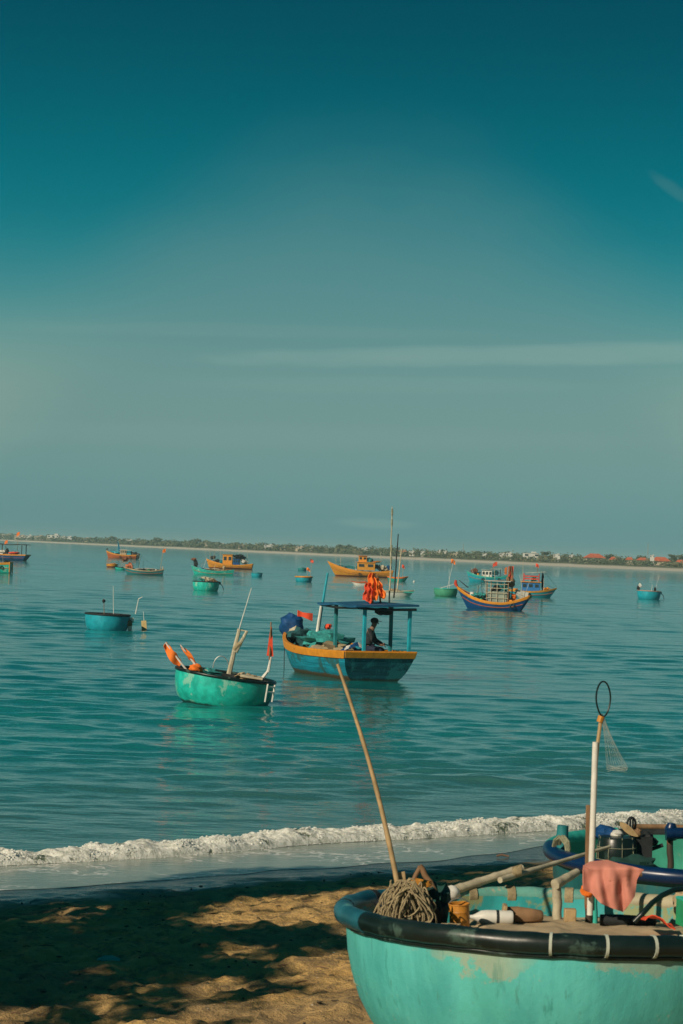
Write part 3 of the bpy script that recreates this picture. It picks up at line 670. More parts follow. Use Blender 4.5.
K = list(PJ); E = [('pel', 'bel'), ('bel', 'che'), ('che', 'nk'), ('nk', 'hd'), ('hd', 'top'), ('che', 'sl'), ('sl', 'el'), ('el', 'wl'), ('wl', 'hl'), ('che', 'sr'), ('sr', 'er'), ('er', 'wr'), ('wr', 'hr'), ('pel', 'pl'), ('pl', 'kl'), ('kl', 'al'), ('al', 'tl'), ('pel', 'pr'), ('pr', 'kr'), ('kr', 'ar'), ('ar', 'tr')]
RD = dict(pel=.13, bel=.12, che=.14, nk=.055, hd=.085, top=.075, sl=.062, el=.042, wl=.028, hl=.035, sr=.062, er=.042, wr=.028, hr=.035, pl=.085, kl=.058, al=.038, tl=.032, pr=.085, kr=.058, ar=.038, tr=.032)
me = skin_mesh([PJ[k] for k in K], [(K.index(a), K.index(b)) for a, b in E], [RD[k] for k in K])
# fingers, nose, ears join the body mesh
bm = bmesh.new(); bm.from_mesh(me); ex = MB()
for hk in ('hl', 'hr'):
    h_ = Vector(PJ[hk])
    for i in range(4): ex.tube([h_ + Vector((0, (i - 1.5) * .018, 0)), h_ + Vector((.05 - .004 * abs(i - 1), (i - 1.5) * .02, -.008)), h_ + Vector((.075 - .005 * abs(i - 1), (i - 1.5) * .02, -.04))], [.010, .009, .007], 6)
    ex.tube([h_ + Vector((-.01, .03, 0)), h_ + Vector((.02, .055, -.01)), h_ + Vector((.045, .05, -.03))], [.011, .010, .008], 6)
ex.ball((.285, 0, 1.53), (.02, .014, .025), 5)
for s_ in (1, -1): ex.ball((.18, s_ * .085, 1.535), (.022, .012, .032), 5)
me3 = bpy.data.meshes.new('x'); me3.from_pydata(ex.v, [], ex.f); bm.from_mesh(me3); me = bpy.data.meshes.new('body'); bm.to_mesh(me); bm.free()
man = link_mesh('person', me, M['skin']); man.location = PP; man.rotation_euler = (0, 0, R(-8)); tag(man, 'person in dark clothes and cap seated under the canopy of the blue boat, facing right', 'person')
sub = ['pel', 'bel', 'che', 'sl', 'el', 'sr', 'er', 'wl', 'wr']; es = [(sub.index(a), sub.index(b)) for a, b in E if a in sub and b in sub]
link_mesh('shirt', skin_mesh([PJ[k] for k in sub], es, [RD[k] * (1.2 if k not in ('wl', 'wr') else 1.35) for k in sub]), M['shirt'], man)
sub = ['pel', 'pl', 'kl', 'al', 'pr', 'kr', 'ar']; es = [(sub.index(a), sub.index(b)) for a, b in E if a in sub and b in sub]
link_mesh('trousers', skin_mesh([PJ[k] for k in sub], es, [RD[k] * 1.18 for k in sub]), M['trousers'], man)
MB().ball((.185, 0, 1.595), (.112, .10, .085), 8).box((.31, 0, 1.585), (.13, .13, .014)).build('cap', M['shirt'], man)

# --- basket boats
def basket(label, px, py, Rr, H, hm, rimm=None, tilt=(0, 0), name='basket_boat', draft=.18, inner=None, rimr=.035, rz=0, squash=1.0, band=None, group='round basket boats afloat', loc=None, prof=None, n=64):
    P = placed(px, py) if loc is None else Vector(loc)
    if loc is None: P = P + Vector((0, Rr * .93, 0))
    r = thing(name, label, 'basket boat', P, rz, group, tilt)
    pf = prof or [(Rr, H), (Rr * 1.0, H * .72), (Rr * .97, H * .4), (Rr * .90, H * .08), (Rr * .74, -draft * .6), (Rr * .45, -draft), (.001, -draft * 1.15)]
    pin = [(max(.001, a - .025), z + (.0 if i == 0 else .022)) for i, (a, z) in enumerate(pf)]
    MB().lathe(pf[:1] + pf, n, sy=squash, wob=.02, seed=px * .37).build('hull', hm, r)
    MB().lathe(pin[::-1], n, sy=squash, wob=.02, seed=px * .37).build('lining', inner or hm, r)
    a = MB(); pts = []
    for i in range(n):
        q = 2 * PI * i / n; w_ = 1 + .02 * noise.noise((math.cos(q) * 1.3 + px * .37, math.sin(q) * 1.3, px * .37)); pts.append((Rr * w_ * math.cos(q), Rr * w_ * math.sin(q) * squash, H + .006 * noise.noise((q * 3, px, 0))))
    if rimm is not False: a.tube(pts, rimr, 10, True).build('rim', rimm or M['dark'], r)
    return r
# large green basket boat in the middle distance
bb = basket('green turquoise basket boat with orange flags, largest round boat afloat, left of the canopy boat', 219, 706.5, 1.10, .63, M['turq2'], M['black'], tilt=(0, R(7)), rimr=.035, inner=M['dark'])
by = bb.location.y
def bl(px, py, dy=0): return loc_of(bb, at(px, py, by + dy))
def flagon(root, p0, p1, m, fl, w, name='flag_pole'):
    p = pole(root, p0, p1, .018, m, name); return p
for (a, c_, dy, sg_) in (((188, 672), (165.5, 642.5), -.2, -1), ((200, 671), (180.5, 645), -.1, 1)):
    p0, p1 = bl(*a, dy), bl(*c_, dy); q_ = pole(bb, p0, p1, .022, M['white'], 'flag_pole'); ax = (p1 - p0)
    def ff(u, v, p0=p0, p1=p1, sg_=sg_):
        c = p0.lerp(p1, .30 + .70 * u); wv = (.10 * max(0, math.sin(u * PI)) ** .7 * (1 - .55 * u) + .04) * (v - .25) * 1.3
        return c + Vector((wv * .8 * sg_, .05 * math.sin(u * 8 + v * 2), wv * .6 * sg_ - .06 * v + .03 * noise.noise((u * 6, v * 3, p0.x))))
    MB().sheet(ff, 14, 6, .012).build('flag', M['flag'], q_)
MB().ball(bl(196, 668, -.1), (.14, .12, .09), 8, .5, 2).build('cloth_wrap', M['flag'], bb)
pole(bb, bl(229, 674, 0), bl(239, 629, 0), .055, M['palebamboo'], 'post'); pole(bb, bl(235.5, 652, -.05), bl(247, 631, -.05), .045, M['palebamboo'], 'post')
pole(bb, bl(237, 629.5, 0), bl(248, 631.5, 0), .018, M['palebamboo'], 'crossbar'); pole(bb, bl(238.5, 631, 0), bl(251.5, 588, 0), .012, M['white'], 'antenna')
MB().tube([bl(234, 650, -.06), bl(238, 645, -.06), bl(241, 643, -.06)], .05).build('binding', M['rope'], bb)
q_ = pole(bb, bl(269.5, 660, .1), bl(271, 622, .1), .022, M['wood'], 'flag_pole')
def ff(u, v): p = bl(269.0, 656, .1).lerp(bl(271, 627, .1), u); return p + Vector(((v - .35) * (.15 * (1 - u * .8)), .03 * math.sin(u * 9 + v), 0))
MB().sheet(ff, 12, 5, .012).build('flag', M['redflag'], q_)
pole(bb, bl(262, 679, .1), bl(268, 671, .1), .04, M['white'], 'tiller'); pole(bb, bl(268, 672, .1), bl(271, 657, .1), .035, M['white'], 'tiller')
MB().tube([bl(215 + 6 - 8 * math.cos(a_), 668 - 12 * math.sin(a_), .1) for a_ in np.linspace(0, PI, 12)], .01, 5).build('hoop', M['metal'], bb)
lad = MB(); lad.tube([bl(268, 684, -.85), bl(265, 702, -.85)], .02, 6); lad.tube([bl(275, 685, -.6), bl(272, 702, -.6)], .02, 6)
for k in range(2): lad.tube([bl(267.6 - k * 1.2, 687 + 5 * k, -.83), bl(274.5 - k * 1.2, 687.5 + 5 * k, -.62)], .016, 6)
lad.build('ladder', M['white'], bb)
MB().box(bl(203, 670, .1), (.25, .3, .06)).box(bl(252, 677, .0), (.5, .5, .05)).build('thwart', M['palebamboo'], bb, bevel=.01)
bundle(bb, bl(210, 672, .2), (.3, .3, .12), M['netteal'], 'net'); bundle(bb, bl(245, 677, .2), (.3, .3, .12), M['canvas'], 'net')
# cyan basket boat at left
b7 = basket('cyan basket boat with outboard motor, leftmost round boat', 104.8, 630.5, .87, .60, M['cyan'], M['dark'], tilt=(0, R(1.5)), inner=M['teal'])
by7 = b7.location.y
def l7(px, py, dy=0): return loc_of(b7, at(px, py, by7 + dy))
pole(b7, l7(113.5, 614), l7(113.2, 586), .012, M['white'], 'antenna'); q_ = pole(b7, l7(104, 614), l7(104, 599), .015, M['wood'], 'flag_pole'); bundle(q_, l7(104, 601), (.07, .07, .1), M['dark'], 'flag', .4)
pole(b7, l7(135.5, 614), l7(138.5, 599), .02, M['white'], 'tiller'); pole(b7, l7(138.5, 599), l7(142.5, 597), .02, M['white'], 'tiller')
MB().box(l7(130.5, 620), (.26, .2, .2)).box(l7(130, 627), (.16, .14, .3)).build('motor', M['white'], b7, bevel=.03)
MB().ball(l7(129, 623, -.15), .12, 6, .7, 2).build('motor_mount', M['wood'], b7)
yb = thing('marker_float', 'yellow float on a short stick right of the leftmost cyan basket boat', 'float', placed(144, 630)); MB().box((0, 0, .12), (.20, .07, .50), Matrix.Rotation(R(-5), 3, 'Y')).build('float', mat('ochre_plastic', (.55, .42, .18), .6, .2), yb); pole(yb, (0, 0, .25), (-.05, 0, .72), .012, M['white'], 'stick')
# green basket boat 10
b10 = basket('pale green basket boat loaded with gear, below the small yellow fishing boat', 205, 591, .98, .68, M['turq2'], M['dark'], inner=M['dark'])
bundle(b10, (.05, .1, .78), (.55, .5, .22), M['palebamboo'], 'gear'); bundle(b10, (-.3, 0, .8), (.3, .3, .2), M['netteal'], 'net'); bundle(b10, (.6, 0, .72), (.25, .25, .22), M['wood'], 'net'); motor(b10, (.98, 0, .5), 0)
b13 = basket('small blue basket boat with orange rim and two marker flags', 303.5, 582, .84, .50, M['cyan'], M['orange'], rimr=.07, inner=M['wood'])
for x, z, s_, m_ in ((.42, 1.35, .2, 'white'), (.75, 2.2, .17, 'redflag')):
    q_ = pole(b13, (x - .1, 0, .45), (x, 0, z + .1), .018, M['bamboo'], 'flag_pole'); flag(q_, (x - .15, 0, z + .1), .4, .32, M['flag'] if m_ == 'white' else M['redflag'])
b18 = basket('green basket boat with tall thin poles and a pale flag, left of the blue prow', 446, 596.5, .93, .60, mat('pale_green_paint', (.06, .30, .18), .5, .2, 5, .002, boot=(.03, .05, .03), bootz=.02), M['turq'], inner=M['dark'])
q_ = pole(b18, (.1, 0, .5), (.55, 0, 2.9), .018, M['white'], 'flag_pole'); flag(q_, (.35, 0, 2.95), .4, .35, M['flag']); pole(b18, (.3, 0, .5), (.2, 0, 2.2), .014, M['white'], 'pole'); pole(b18, (-.5, 0, .6), (.6, 0, .95), .025, M['white'], 'boom')
b22 = basket('blue basket boat with pale rim and dark gear, rightmost boat on the water', 650, 599.5, 1.02, .72, M['cyan'], M['pink'] if False else mat('dusty_rose_rim', (.40, .26, .2), .7, .2), tilt=(0, R(1.5)), inner=M['wood'])
bundle(b22, (-.85, 0, 1.15), (.16, .16, .17), M['white'], 'float'); bundle(b22, (-.9, 0, .95), (.15, .15, .22), M['dark'], 'gear'); bundle(b22, (.5, 0, .85), (.13, .13, .2), M['dark'], 'gear'); pole(b22, (.2, 0, .7), (.25, 0, 1.25), .02, M['white'], 'pole'); pole(b22, (.5, 0, .7), (.8, 0, 2.1), .012, M['white'], 'antenna'); motor(b22, (1.0, 0, .5), 0, M['grey'])
b11 = basket('small dark teal basket boat between two larger groups, right of the small yellow fishing boat', 256.5, 577, .62, .42, M['cyan'], M['teal'], inner=M['teal']); bundle(b11, (.1, 0, .4), (.3, .3, .1), M['netteal'], 'net')
b12 = basket('tiny teal basket boat far off, left of the prow of the long yellow boat', 302, 571, .62, .40, M['teal'], M['turq'], inner=M['teal']); bundle(b12, (.1, 0, .4), (.3, .3, .1), M['dark'], 'net')
b4 = basket('tiny orange basket boat just below the red-brown boat', 111.5, 567.5, .72, .42, M['yellow'], M['orange'], inner=M['wood']); bundle(b4, (0, 0, .42), (.45, .4, .12), M['orange'], 'net')
b5 = basket('tiny turquoise basket boat right of the tiny orange one', 120.5, 570, .72, .30, M['turq2'], M['dark'], inner=M['teal'], tilt=(0, R(4))); bundle(b5, (.2, 0, .3), (.35, .3, .12), M['dark'], 'net')
# --- other wooden boats
def wboat(label, px, py, L, B, H, heading, hm, stripe, **k):
    P = placed(px, py); r = thing('fishing_boat' if L > 3.6 else 'rowing_boat', label, 'fishing boat' if L > 3.6 else 'rowing boat', P + Vector((0, B * .45, 0)), R(heading), 'wooden fishing boats at anchor' if L > 3.6 else 'small rowing boats at anchor')
    k.setdefault('deckm', M['wood']); seam = k.pop('seam', M['redbrown']); fns = hull(r, L, B, H, hm=hm, stripe=stripe, **k)
    rs = random.Random(int(px * 7 + py)); pt, sheer, half = fns
    if L > 3.6:
        sm = MB()                                   # painted line and rubbing strake down the side
        for sg in (1, -1): sm.tube([pt(u, .42, sg, .012) for u in np.linspace(.02, .97, 24)], .022, 5)
        sm.build('rubbing_strake', seam, r)
        for i in range(rs.randint(2, 4)):           # old tyres hung as fenders
            u = rs.uniform(.12, .6); P = pt(u, .35, rs.choice((1, -1)), .06)
            MB().tube([P + Vector((.13 * math.cos(a), 0, .13 * math.sin(a))) for a in np.linspace(0, 2 * PI, 15)[:-1]], .04, 6, True).build('tyre_fender', M['black'], r)
        for i in range(rs.randint(5, 8)):           # crates, cans and drums on deck
            u = rs.uniform(.08, .8); P = pt(u, 0, 1); y = rs.uniform(-.7, .7) * P.y; z = P.z - .04; d = rs.uniform(.12, .26); mm = M[rs.choice(('white', 'cyan', 'dark', 'wood', 'orange', 'green', 'grey', 'tarpblue'))]
            if rs.random() < .5: MB().box((P.x, y, z + d * .4), (d * 1.4, d, d * .9), Matrix.Rotation(rs.uniform(0, 3), 3, 'Z')).build('deck_crate', mm, r, bevel=.01)
            else: MB().lathe([(.001, d * 1.2), (d * .5, d * 1.2), (d * .55, 0), (.001, 0)], 12, c=(P.x, y, z)).build('deck_drum', mm, r)
        for i in range(rs.randint(3, 5)):
            u = rs.uniform(.1, .85); P = pt(u, 0, rs.choice((1, -1))); h = rs.uniform(.5, 1.7)
            pole(r, (P.x, P.y * .8, P.z - .1), (P.x + rs.uniform(-.5, .5), P.y * .6, P.z + h), .016, M[rs.choice(('bamboo', 'palebamboo', 'dark', 'white'))], 'deck_pole')
        rp = MB(); a, b_ = pt(.03, 0, 1), pt(.9, 0, 1); top = Vector((rs.uniform(-.4, .4), 0, H + 1.5))
        for q in (pt(.03, 0, 1), pt(.96, 0, 1)): rp.tube([q.lerp(top, t) - Vector((0, 0, .10 * math.sin(PI * t))) for t in np.linspace(0, 1, 8)], .008, 4)
        rp.build('rigging_line', M['dark'], r)
    return r
# 1 leftmost canopy boat
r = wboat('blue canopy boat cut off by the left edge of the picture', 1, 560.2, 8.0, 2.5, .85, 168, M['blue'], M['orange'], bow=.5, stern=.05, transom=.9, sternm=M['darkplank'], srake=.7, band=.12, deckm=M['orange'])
frame_posts(r, -3.3, 0.4, -.95, .95, .6, 2.3, M['dark'], .05)
MB().sheet(lambda u, v: (-3.9 + 4.8 * u, -1.2 + 2.4 * v, 2.34 + .05 * math.sin(u * 8)), 10, 6, .08).build('canopy', M['dark'], r)
bundle(r, (-.3, .5, 1.15), (.55, .5, .4), M['white'], 'net'); bundle(r, (-1.9, .2, 1.1), (.9, .6, .22), M['redflag'], 'net'); bundle(r, (-.8, 0, 1.5), (.25, .25, .5), M['dark'], 'gear')
for x, z in ((-.5, 2.95), (1.1, 2.6), (-2.3, 4.2)):
    q_ = pole(r, (x, 0, .8), (x, 0, z), .03, M['bamboo'], 'flag_pole'); flag(q_, (x - .25, 0, z), .6, .5, M['flag'])
# 2 green yellow stern at left edge
r = wboat('green boat end with orange edging at the left edge below the canopy boat', -10, 573, 3.8, 1.5, .95, 176, M['turq2'], M['yellow'], bow=.2, stern=.1, transom=.9, sternm=M['turq2'], srake=.1, band=.16)
for y in (-.68, .68): MB().box((-1.88, y, .55), (.09, .12, 1.1)).build('corner_post', M['yellow'], r, bevel=.01)
bundle(r, (-1.5, 0, 1.05), (.3, .4, .16), M['dark'], 'gear')
# 3 red brown
r = wboat('red-brown fishing boat with raised blue sail-like flag on the left horizon', 121, 558.6, 6.0, 2.0, .70, 176, M['redbrown'], M['orange'], bow=.7, stern=.1, transom=.85, sternm=M['dark'])
cabin(r, -.4, 0, .7, 1.2, 1.2, 1.0, M['canvas'], M['white']); cabin(r, -1.5, 0, .7, .8, 1.1, .9, M['cyan'], M['white'])
bundle(r, (-2.4, 0, 1.1), (.7, .6, .45), M['dark'], 'net'); bundle(r, (-3.2, 0, .7), (.5, .6, .6), mat('grey_net', (.12, .14, .12), .95, .4, 12, .02), 'net'); bundle(r, (1.2, 0, 1.05), (.8, .6, .28), M['cyan'], 'net')
q_ = pole(r, (.75, 0, .8), (.75, 0, 3.4), .06, M['cyan'], 'mast'); MB().sheet(lambda u, v: (.75 - .55 * u * (v), .05 * math.sin(u * 6), 3.35 - 1.9 * v), 6, 10, .03).build('flag', mat('blue_sailcloth', (.01, .16, .28), .8, .2), q_)
flag(pole(r, (2.6, 0, 1.2), (2.7, 0, 1.9), .03, M['wood'], 'flag_pole'), (2.7, 0, 1.9), .4, .3, M['dark'])
# 6 dark teal small boat with flag
r = wboat('small dark blue boat with brown gear and pole flag, by the tiny basket boats', 143, 575, 4.2, 1.4, .42, 184, M['teal'], M['canvas'], bow=.35, stern=.25, transom=.5, band=.06)
bundle(r, (1.5, 0, .95), (.35, .3, .35), M['redbrown'], 'net'); bundle(r, (1.9, 0, 1.5), (.35, .25, .25), mat('brown_cloth', (.2, .08, .04), .9, .3), 'flag_roll'); bundle(r, (-.2, 0, .62), (1.1, .5, .12), M['grey'], 'net')
q_ = pole(r, (-1.7, 0, .5), (-2.0, 0, 3.0), .025, M['bamboo'], 'flag_pole'); flag(q_, (-2.2, 0, 2.8), .4, .4, M['flag']); MB().box((-1.95, 0, .5), (.12, .5, .9)).build('motor_bracket', M['palebamboo'], r, bevel=.02)
# 8 small yellow fishing boat
r = wboat('small yellow fishing boat with orange cabin and black gear aft, left of centre', 229, 569, 6.6, 2.0, .56, 178, M['yellow'], M['orange'], bow=.75, stern=.25, transom=.8, sternm=M['dark'])
cabin(r, .25, 0, .6, 1.35, 1.3, 1.4, M['orange'], M['yellow'], nwin=2); cabin(r, -1.0, 0, .6, .9, 1.2, .9, M['blue'], M['dark'])
bundle(r, (-1.5, 0, 1.75), (.9, .7, .32), M['dark'], 'net'); bundle(r, (-2.0, 0, 1.1), (.5, .6, .4), M['white'], 'net'); bundle(r, (2.3, 0, 1.55), (.4, .3, .25), M['dark'], 'net'); bundle(r, (1.9, 0, 1.05), (.6, .5, .25), M['dark'], 'net'); bundle(r, (1.2, 0, .95), (.5, .5, .25), M['cyan'], 'net')
for x in (-2.6, 1.2, 2.7): pole(r, (x, 0, .8), (x + .2, 0, 2.9), .025, M['palebamboo'], 'pole')
MB().box((-2.75, -.9, .55), (.9, .05, .45)).build('dark_side_panel', M['dark'], r, bevel=.01)
# 9 slender teal
r = wboat('slender turquoise boat just behind the pale green basket boat', 212, 575, 4.8, 1.3, .42, 182, M['turq2'], M['turq'], bow=.55, stern=.2, transom=.6, band=.06)
bundle(r, (1.9, 0, 1.15), (.22, .2, .45), M['dark'], 'gear'); bundle(r, (2.1, 0, 1.65), (.3, .2, .18), mat('brown_cloth', (.2, .08, .04), .9, .3), 'flag_roll'); bundle(r, (-1.3, 0, .85), (.2, .2, .25), M['canvas'], 'gear'); bundle(r, (.3, 0, .62), (1.0, .4, .14), M['palebamboo'], 'net')
# 15 long yellow boat
r = wboat('long yellow fishing boat with tall yellow wheelhouse, on the horizon at centre', 360, 577, 8.2, 2.2, .66, 177, M['yellow'], M['orange'], bow=1.15, stern=.25, transom=.75, sternm=M['yellow'], rake=1.2, band=.2)
MB().sheet(lambda u, v: (.1 + 3.3 * u, -1.05 + .7 * u * u + .0 * v, .95 + .12 * u + .32 * v + .05 * math.sin(u * 20)), 14, 2, .04).build('rail_cloth', M['teal'], r)
c_ = cabin(r, -.75, 0, .85, 2.2, 1.5, .95, M['yellow'], M['orange'], nwin=2); cabin(r, -.3, 0, 1.85, 1.0, 1.1, .75, M['orange'], M['redbrown'], nwin=2)
bundle(r, (-1.2, 0, 2.1), (.4, .4, .35), M['teal'], 'net'); bundle(r, (-2.2, 0, 1.25), (.45, .7, .4), M['dark'], 'net'); bundle(r, (-3.0, 0, 1.2), (.6, .6, .35), M['palebamboo'], 'net'); bundle(r, (-3.6, 0, 1.25), (.3, .4, .35), M['blue'], 'net'); bundle(r, (-1.9, 0, 1.95), (.6, .5, .1), M['orange'], 'net')
for x, z in ((3.0, 3.5), (2.4, 2.6), (-2.6, 3.2), (.6, 2.9)): pole(r, (x, 0, .9), (x + .1, 0, z), .025, M['palebamboo'], 'pole')
# 14, 16, 17 small boats
r = wboat('tiny white dinghy with a red end below the long yellow boat', 359, 585.5, 1.55, .8, .28, 178, M['white'], M['redbrown'], bow=.12, stern=.02, band=.05); r['group'] = 'small rowing boats at anchor'; bundle(r, (-.4, 0, .3), (.3, .3, .1), M['redflag'], 'net')
r = wboat('small pale rowing boat with orange rim and marker flag, behind the tall flag poles', 398, 581.5, 2.3, 1.1, .42, 4, M['turq'], M['flag'], bow=.15, stern=.1, band=.1); flag(pole(r, (.5, 0, .4), (.55, 0, 1.9), .02, M['bamboo'], 'flag_pole'), (.4, 0, 1.9), .35, .4, M['redflag'])
r = wboat('long white rowing boat seen just over the canopy roof', 394, 596.8, 3.0, 1.0, .40, 2, M['white'], M['palebamboo'], bow=.1, stern=.05, band=.07); bundle(r, (.0, 0, .45), (.5, .4, .14), M['bamboo'], 'net'); MB().box((1.0, 0, .38), (.9, .8, .08)).build('foredeck', M['turq'], r, bevel=.01)
bo = MB().ball((0, 0, .05), .12, 8).build('mooring_buoy', M['white'], None, loc=placed(414, 582)); tag(bo, 'round white mooring buoy floating alone right of the flag poles', 'buoy')
# 19 deep blue boat
r = wboat('deep blue fishing boat with orange rail, high red prow and lattice wheelhouse', 493, 610, 4.75, 1.6, .44, 162, M['blue'], M['orange'], bow=.95, stern=.48, transom=.40, rake=.9, srake=.7, band=.10)
MB().tube([(2.32, 0, 1.36), (2.42, 0, 1.55), (2.40, 0, 1.75)], [.09, .11, .07]).build('prow', M['red'], r)
frame_posts(r, -1.1, .25, -.5, .5, .45, 1.75, M['wood'], .03)
lt = MB()
for z in (.75, 1.05, 1.35, 1.6): lt.box((-.42, -.53, z), (1.4, .03, .03)); lt.box((-.42, .53, z), (1.4, .03, .03))
for x in (-.85, -.4, .0): lt.box((x, -.53, 1.1), (.03, .03, 1.2)); lt.box((x, .53, 1.1), (.03, .03, 1.2))
lt.build('lattice', M['palebamboo'], r, False)
MB().box((-.42, 0, 1.79), (1.7, 1.25, .06)).build('roof', M['grey'], r, bevel=.01)
MB().box((-.4, 0, .8), (1.2, .9, .7)).build('wheelhouse', mat('grey_green_boards', (.22, .27, .22), .8, .3, 6), r, bevel=.02)
bundle(r, (-.2, .1, 1.3), (.35, .3, .25), M['dark'], 'net'); bundle(r, (-.7, 0, 1.35), (.25, .3, .3), M['netteal'], 'net')
tw = MB()
for a in ((0, 0), (.28, 0), (0, .28), (.28, .28)): tw.tube([(-1.25 + a[0] * 1.2, -.15 + a[1], 1.8), (-1.12 + a[0] * .3, -.05 + a[1] * .3, 2.75)], .03, 5)
tw.build('flag_tower', M['wood'], r); flag(r, (-1.25, -.1, 2.75), .35, .95, M['redflag'], droop=.1)
bundle(r, (-1.1, -.1, 1.75), (.25, .2, .35), M['wood'], 'net'); bundle(r, (-1.2, -.4, .85), (.22, .2, .3), M['flag'], 'float')
MB().sheet(lambda u, v: (-1.35 - .85 * u, -.35 + .2 * v, 1.30 - .15 * u - (.55 * (1 - abs(2 * u - 1) * .6)) * v), 8, 6, .015).build('tarp', M['grey'], r)
bundle(r, (.9, 0, .85), (.6, .4, .2), M['netteal'], 'net'); MB().lathe([(.001, .3), (.14, .3), (.15, 0), (.001, 0)], 14, c=(1.35, -.1, .75)).build('bucket', M['white'], r)
for x, z in ((-1.9, 2.3), (.4, 2.3), (-.2, 2.5)): pole(r, (x, 0, .7), (x + .15, 0, z), .018, M['palebamboo'], 'pole')
pole(r, (1.5, .3, 1.3), (2.1, .3, 1.75), .03, M['dark'], 'oar')
# 20 teal boat behind
r = wboat('turquoise fishing boat with pale wheelhouse and red flag, behind the deep blue boat', 487, 582.3, 4.9, 1.8, .60, 177, M['cyan'], M['turq'], bow=.6, stern=.25, transom=.7, band=.1)
cabin(r, .0, 0, .5, 1.2, 1.2, .95, M['white'], M['grey']); frame_posts(r, -1.6, -.6, -.5, .5, .5, 1.6, M['dark'], .04); MB().box((-1.1, 0, 1.63), (1.3, 1.3, .06)).build('canopy', M['grey'], r)
bundle(r, (1.6, 0, 1.35), (.45, .3, .3), mat('brown_cloth', (.2, .08, .04), .9, .3), 'net'); bundle(r, (1.1, 0, 1.0), (.4, .3, .18), M['dark'], 'net'); bundle(r, (-1.1, 0, 1.1), (.4, .4, .35), M['teal'], 'net')
flag(pole(r, (-.8, 0, 1.5), (-.9, 0, 2.5), .025, M['wood'], 'flag_pole'), (-1.2, 0, 2.5), .65, .5, M['redflag']); flag(pole(r, (-2.3, 0, .7), (-2.3, 0, 1.9), .025, M['wood'], 'flag_pole'), (-2.4, 0, 1.9), .35, .9, M['flag'])
# 21 blue cabin boat
r = wboat('blue and yellow fishing boat with red-railed upper deck and grey roof', 533, 597.3, 4.0, 1.5, .45, -6, M['cyan'], M['yellow'], bow=.35, stern=.1, transom=.8, rake=.7, band=.09)
c_ = cabin(r, -.15, 0, .5, 1.5, 1.1, .72, M['blue'] if False else mat('bright_blue_paint', (.02, .16, .42), .5, .2, 6), M['orange'], nwin=3)
frame_posts(r, -.75, .5, -.45, .45, 1.3, 1.95, M['red'], .03)
ra = MB()
for z in (1.5, 1.72): ra.box((-.12, -.48, z), (1.3, .05, .10)); ra.box((-.12, .48, z), (1.3, .05, .10))
ra.build('red_railing', M['red'], r, False); MB().sheet(lambda u, v: (-.6 + 1.6 * u, -.6 + 1.2 * v, 1.98 + .14 * u), 6, 4, .05).build('roof', M['grey'], r)
bundle(r, (0, 0, 1.5), (.3, .3, .18), M['netteal'], 'net'); bundle(r, (.8, 0, 1.3), (.12, .12, .75), M['dark'], 'gear'); bundle(r, (1.2, 0, .72), (.35, .35, .15), M['orange'], 'net')
pole(r, (-.85, 0, .5), (-.85, 0, 3.0), .022, M['palebamboo'], 'pole'); flag(pole(r, (.35, 0, 2.0), (.35, 0, 2.75), .02, M['wood'], 'flag_pole'), (.2, 0, 2.8), .3, .3, M['redflag']); MB().tube([(.95, 0, 2.05), (2.0, 0, .9)], .01, 4).build('stay', M['dark'], r)
# ------------------------------------------------------------------ nearest basket boat on the sand
c1 = Vector((1.235, 12.70, 1.60)); R1 = 1.15
n1b = thing('beached_basket_boat', 'turquoise basket boat with black tube rim on the sand, nearest to the camera', 'basket boat', c1, 0, 'basket boats beached on the sand', tilt=(R(-2.4), 0))
prof = [(1.135, .0), (1.135, -.1), (1.125, -.2), (1.10, -.31), (1.06, -.43), (1.00, -.54), (.91, -.66), (.76, -.76), (.5, -.83), (.001, -.86)]
m, nt, b = newmat('nearest_hull_paint'); g = G(nt); tc = g.n('ShaderNodeTexCoord').outputs['Object']; x_, y_, z_ = g.sep(tc)
na = g.noise(g.scale(tc, (1, 1, .22)), 6, 7, .65); nb = g.noise(tc, 2.2, 7, .7, .3); nc = g.noise(tc, 22, 6, .7); nd = g.noise(g.scale(tc, (1, 1, 1.3)), 3.4, 8, .72)
c_ = g.mix(g.sstep(na, .3, .7), (.055, .36, .35), (.095, .50, .47)); c_ = g.mix(g.sstep(nb, .45, .65, 0, .6), c_, (.07, .42, .36))
hm_ = g.math('ADD', z_, g.math('MULTIPLY', g.math('SUBTRACT', nd, .5), .55))
wearx = g.math('MAXIMUM', g.math('MULTIPLY', g.sstep(x_, -.85, -.55), g.sstep(x_, -.42, -.16, 1, 0)), g.math('MULTIPLY', g.sstep(x_, -.05, .1), g.sstep(x_, .36, .6, .8, 0)))
wear = g.math('MULTIPLY', g.sstep(g.math('ADD', hm_, g.math('MULTIPLY', wearx, .12)), -.045, -.005), g.math('ADD', g.math('MULTIPLY', wearx, .62), .06))
c_ = g.mix(g.math('MULTIPLY', wear, .85), c_, g.mix(nc, (.30, .25, .14), (.44, .38, .24)))
c_ = g.mix(g.sstep(nc, .64, .70, 0, .5), c_, (.35, .42, .30)); c_ = g.mix(g.sstep(g.noise(g.scale(tc, (1, 1, .1)), 14, 4, .7), .6, .72, 0, .5), c_, (.02, .20, .17))
g.lk(c_, b.inputs['Base Color']); scr = g.noise(g.scale(tc, (1.5, 1.5, 30)), 3, 5, .8); c_ = g.mix(g.sstep(scr, .64, .70, 0, .45), c_, (.16, .42, .36)); drip = g.noise(g.scale(tc, (16, 16, .8)), 1.6, 5, .75); c_ = g.mix(g.sstep(drip, .60, .70, 0, .5), c_, (.05, .19, .15)); g.lk(c_, b.inputs['Base Color'])
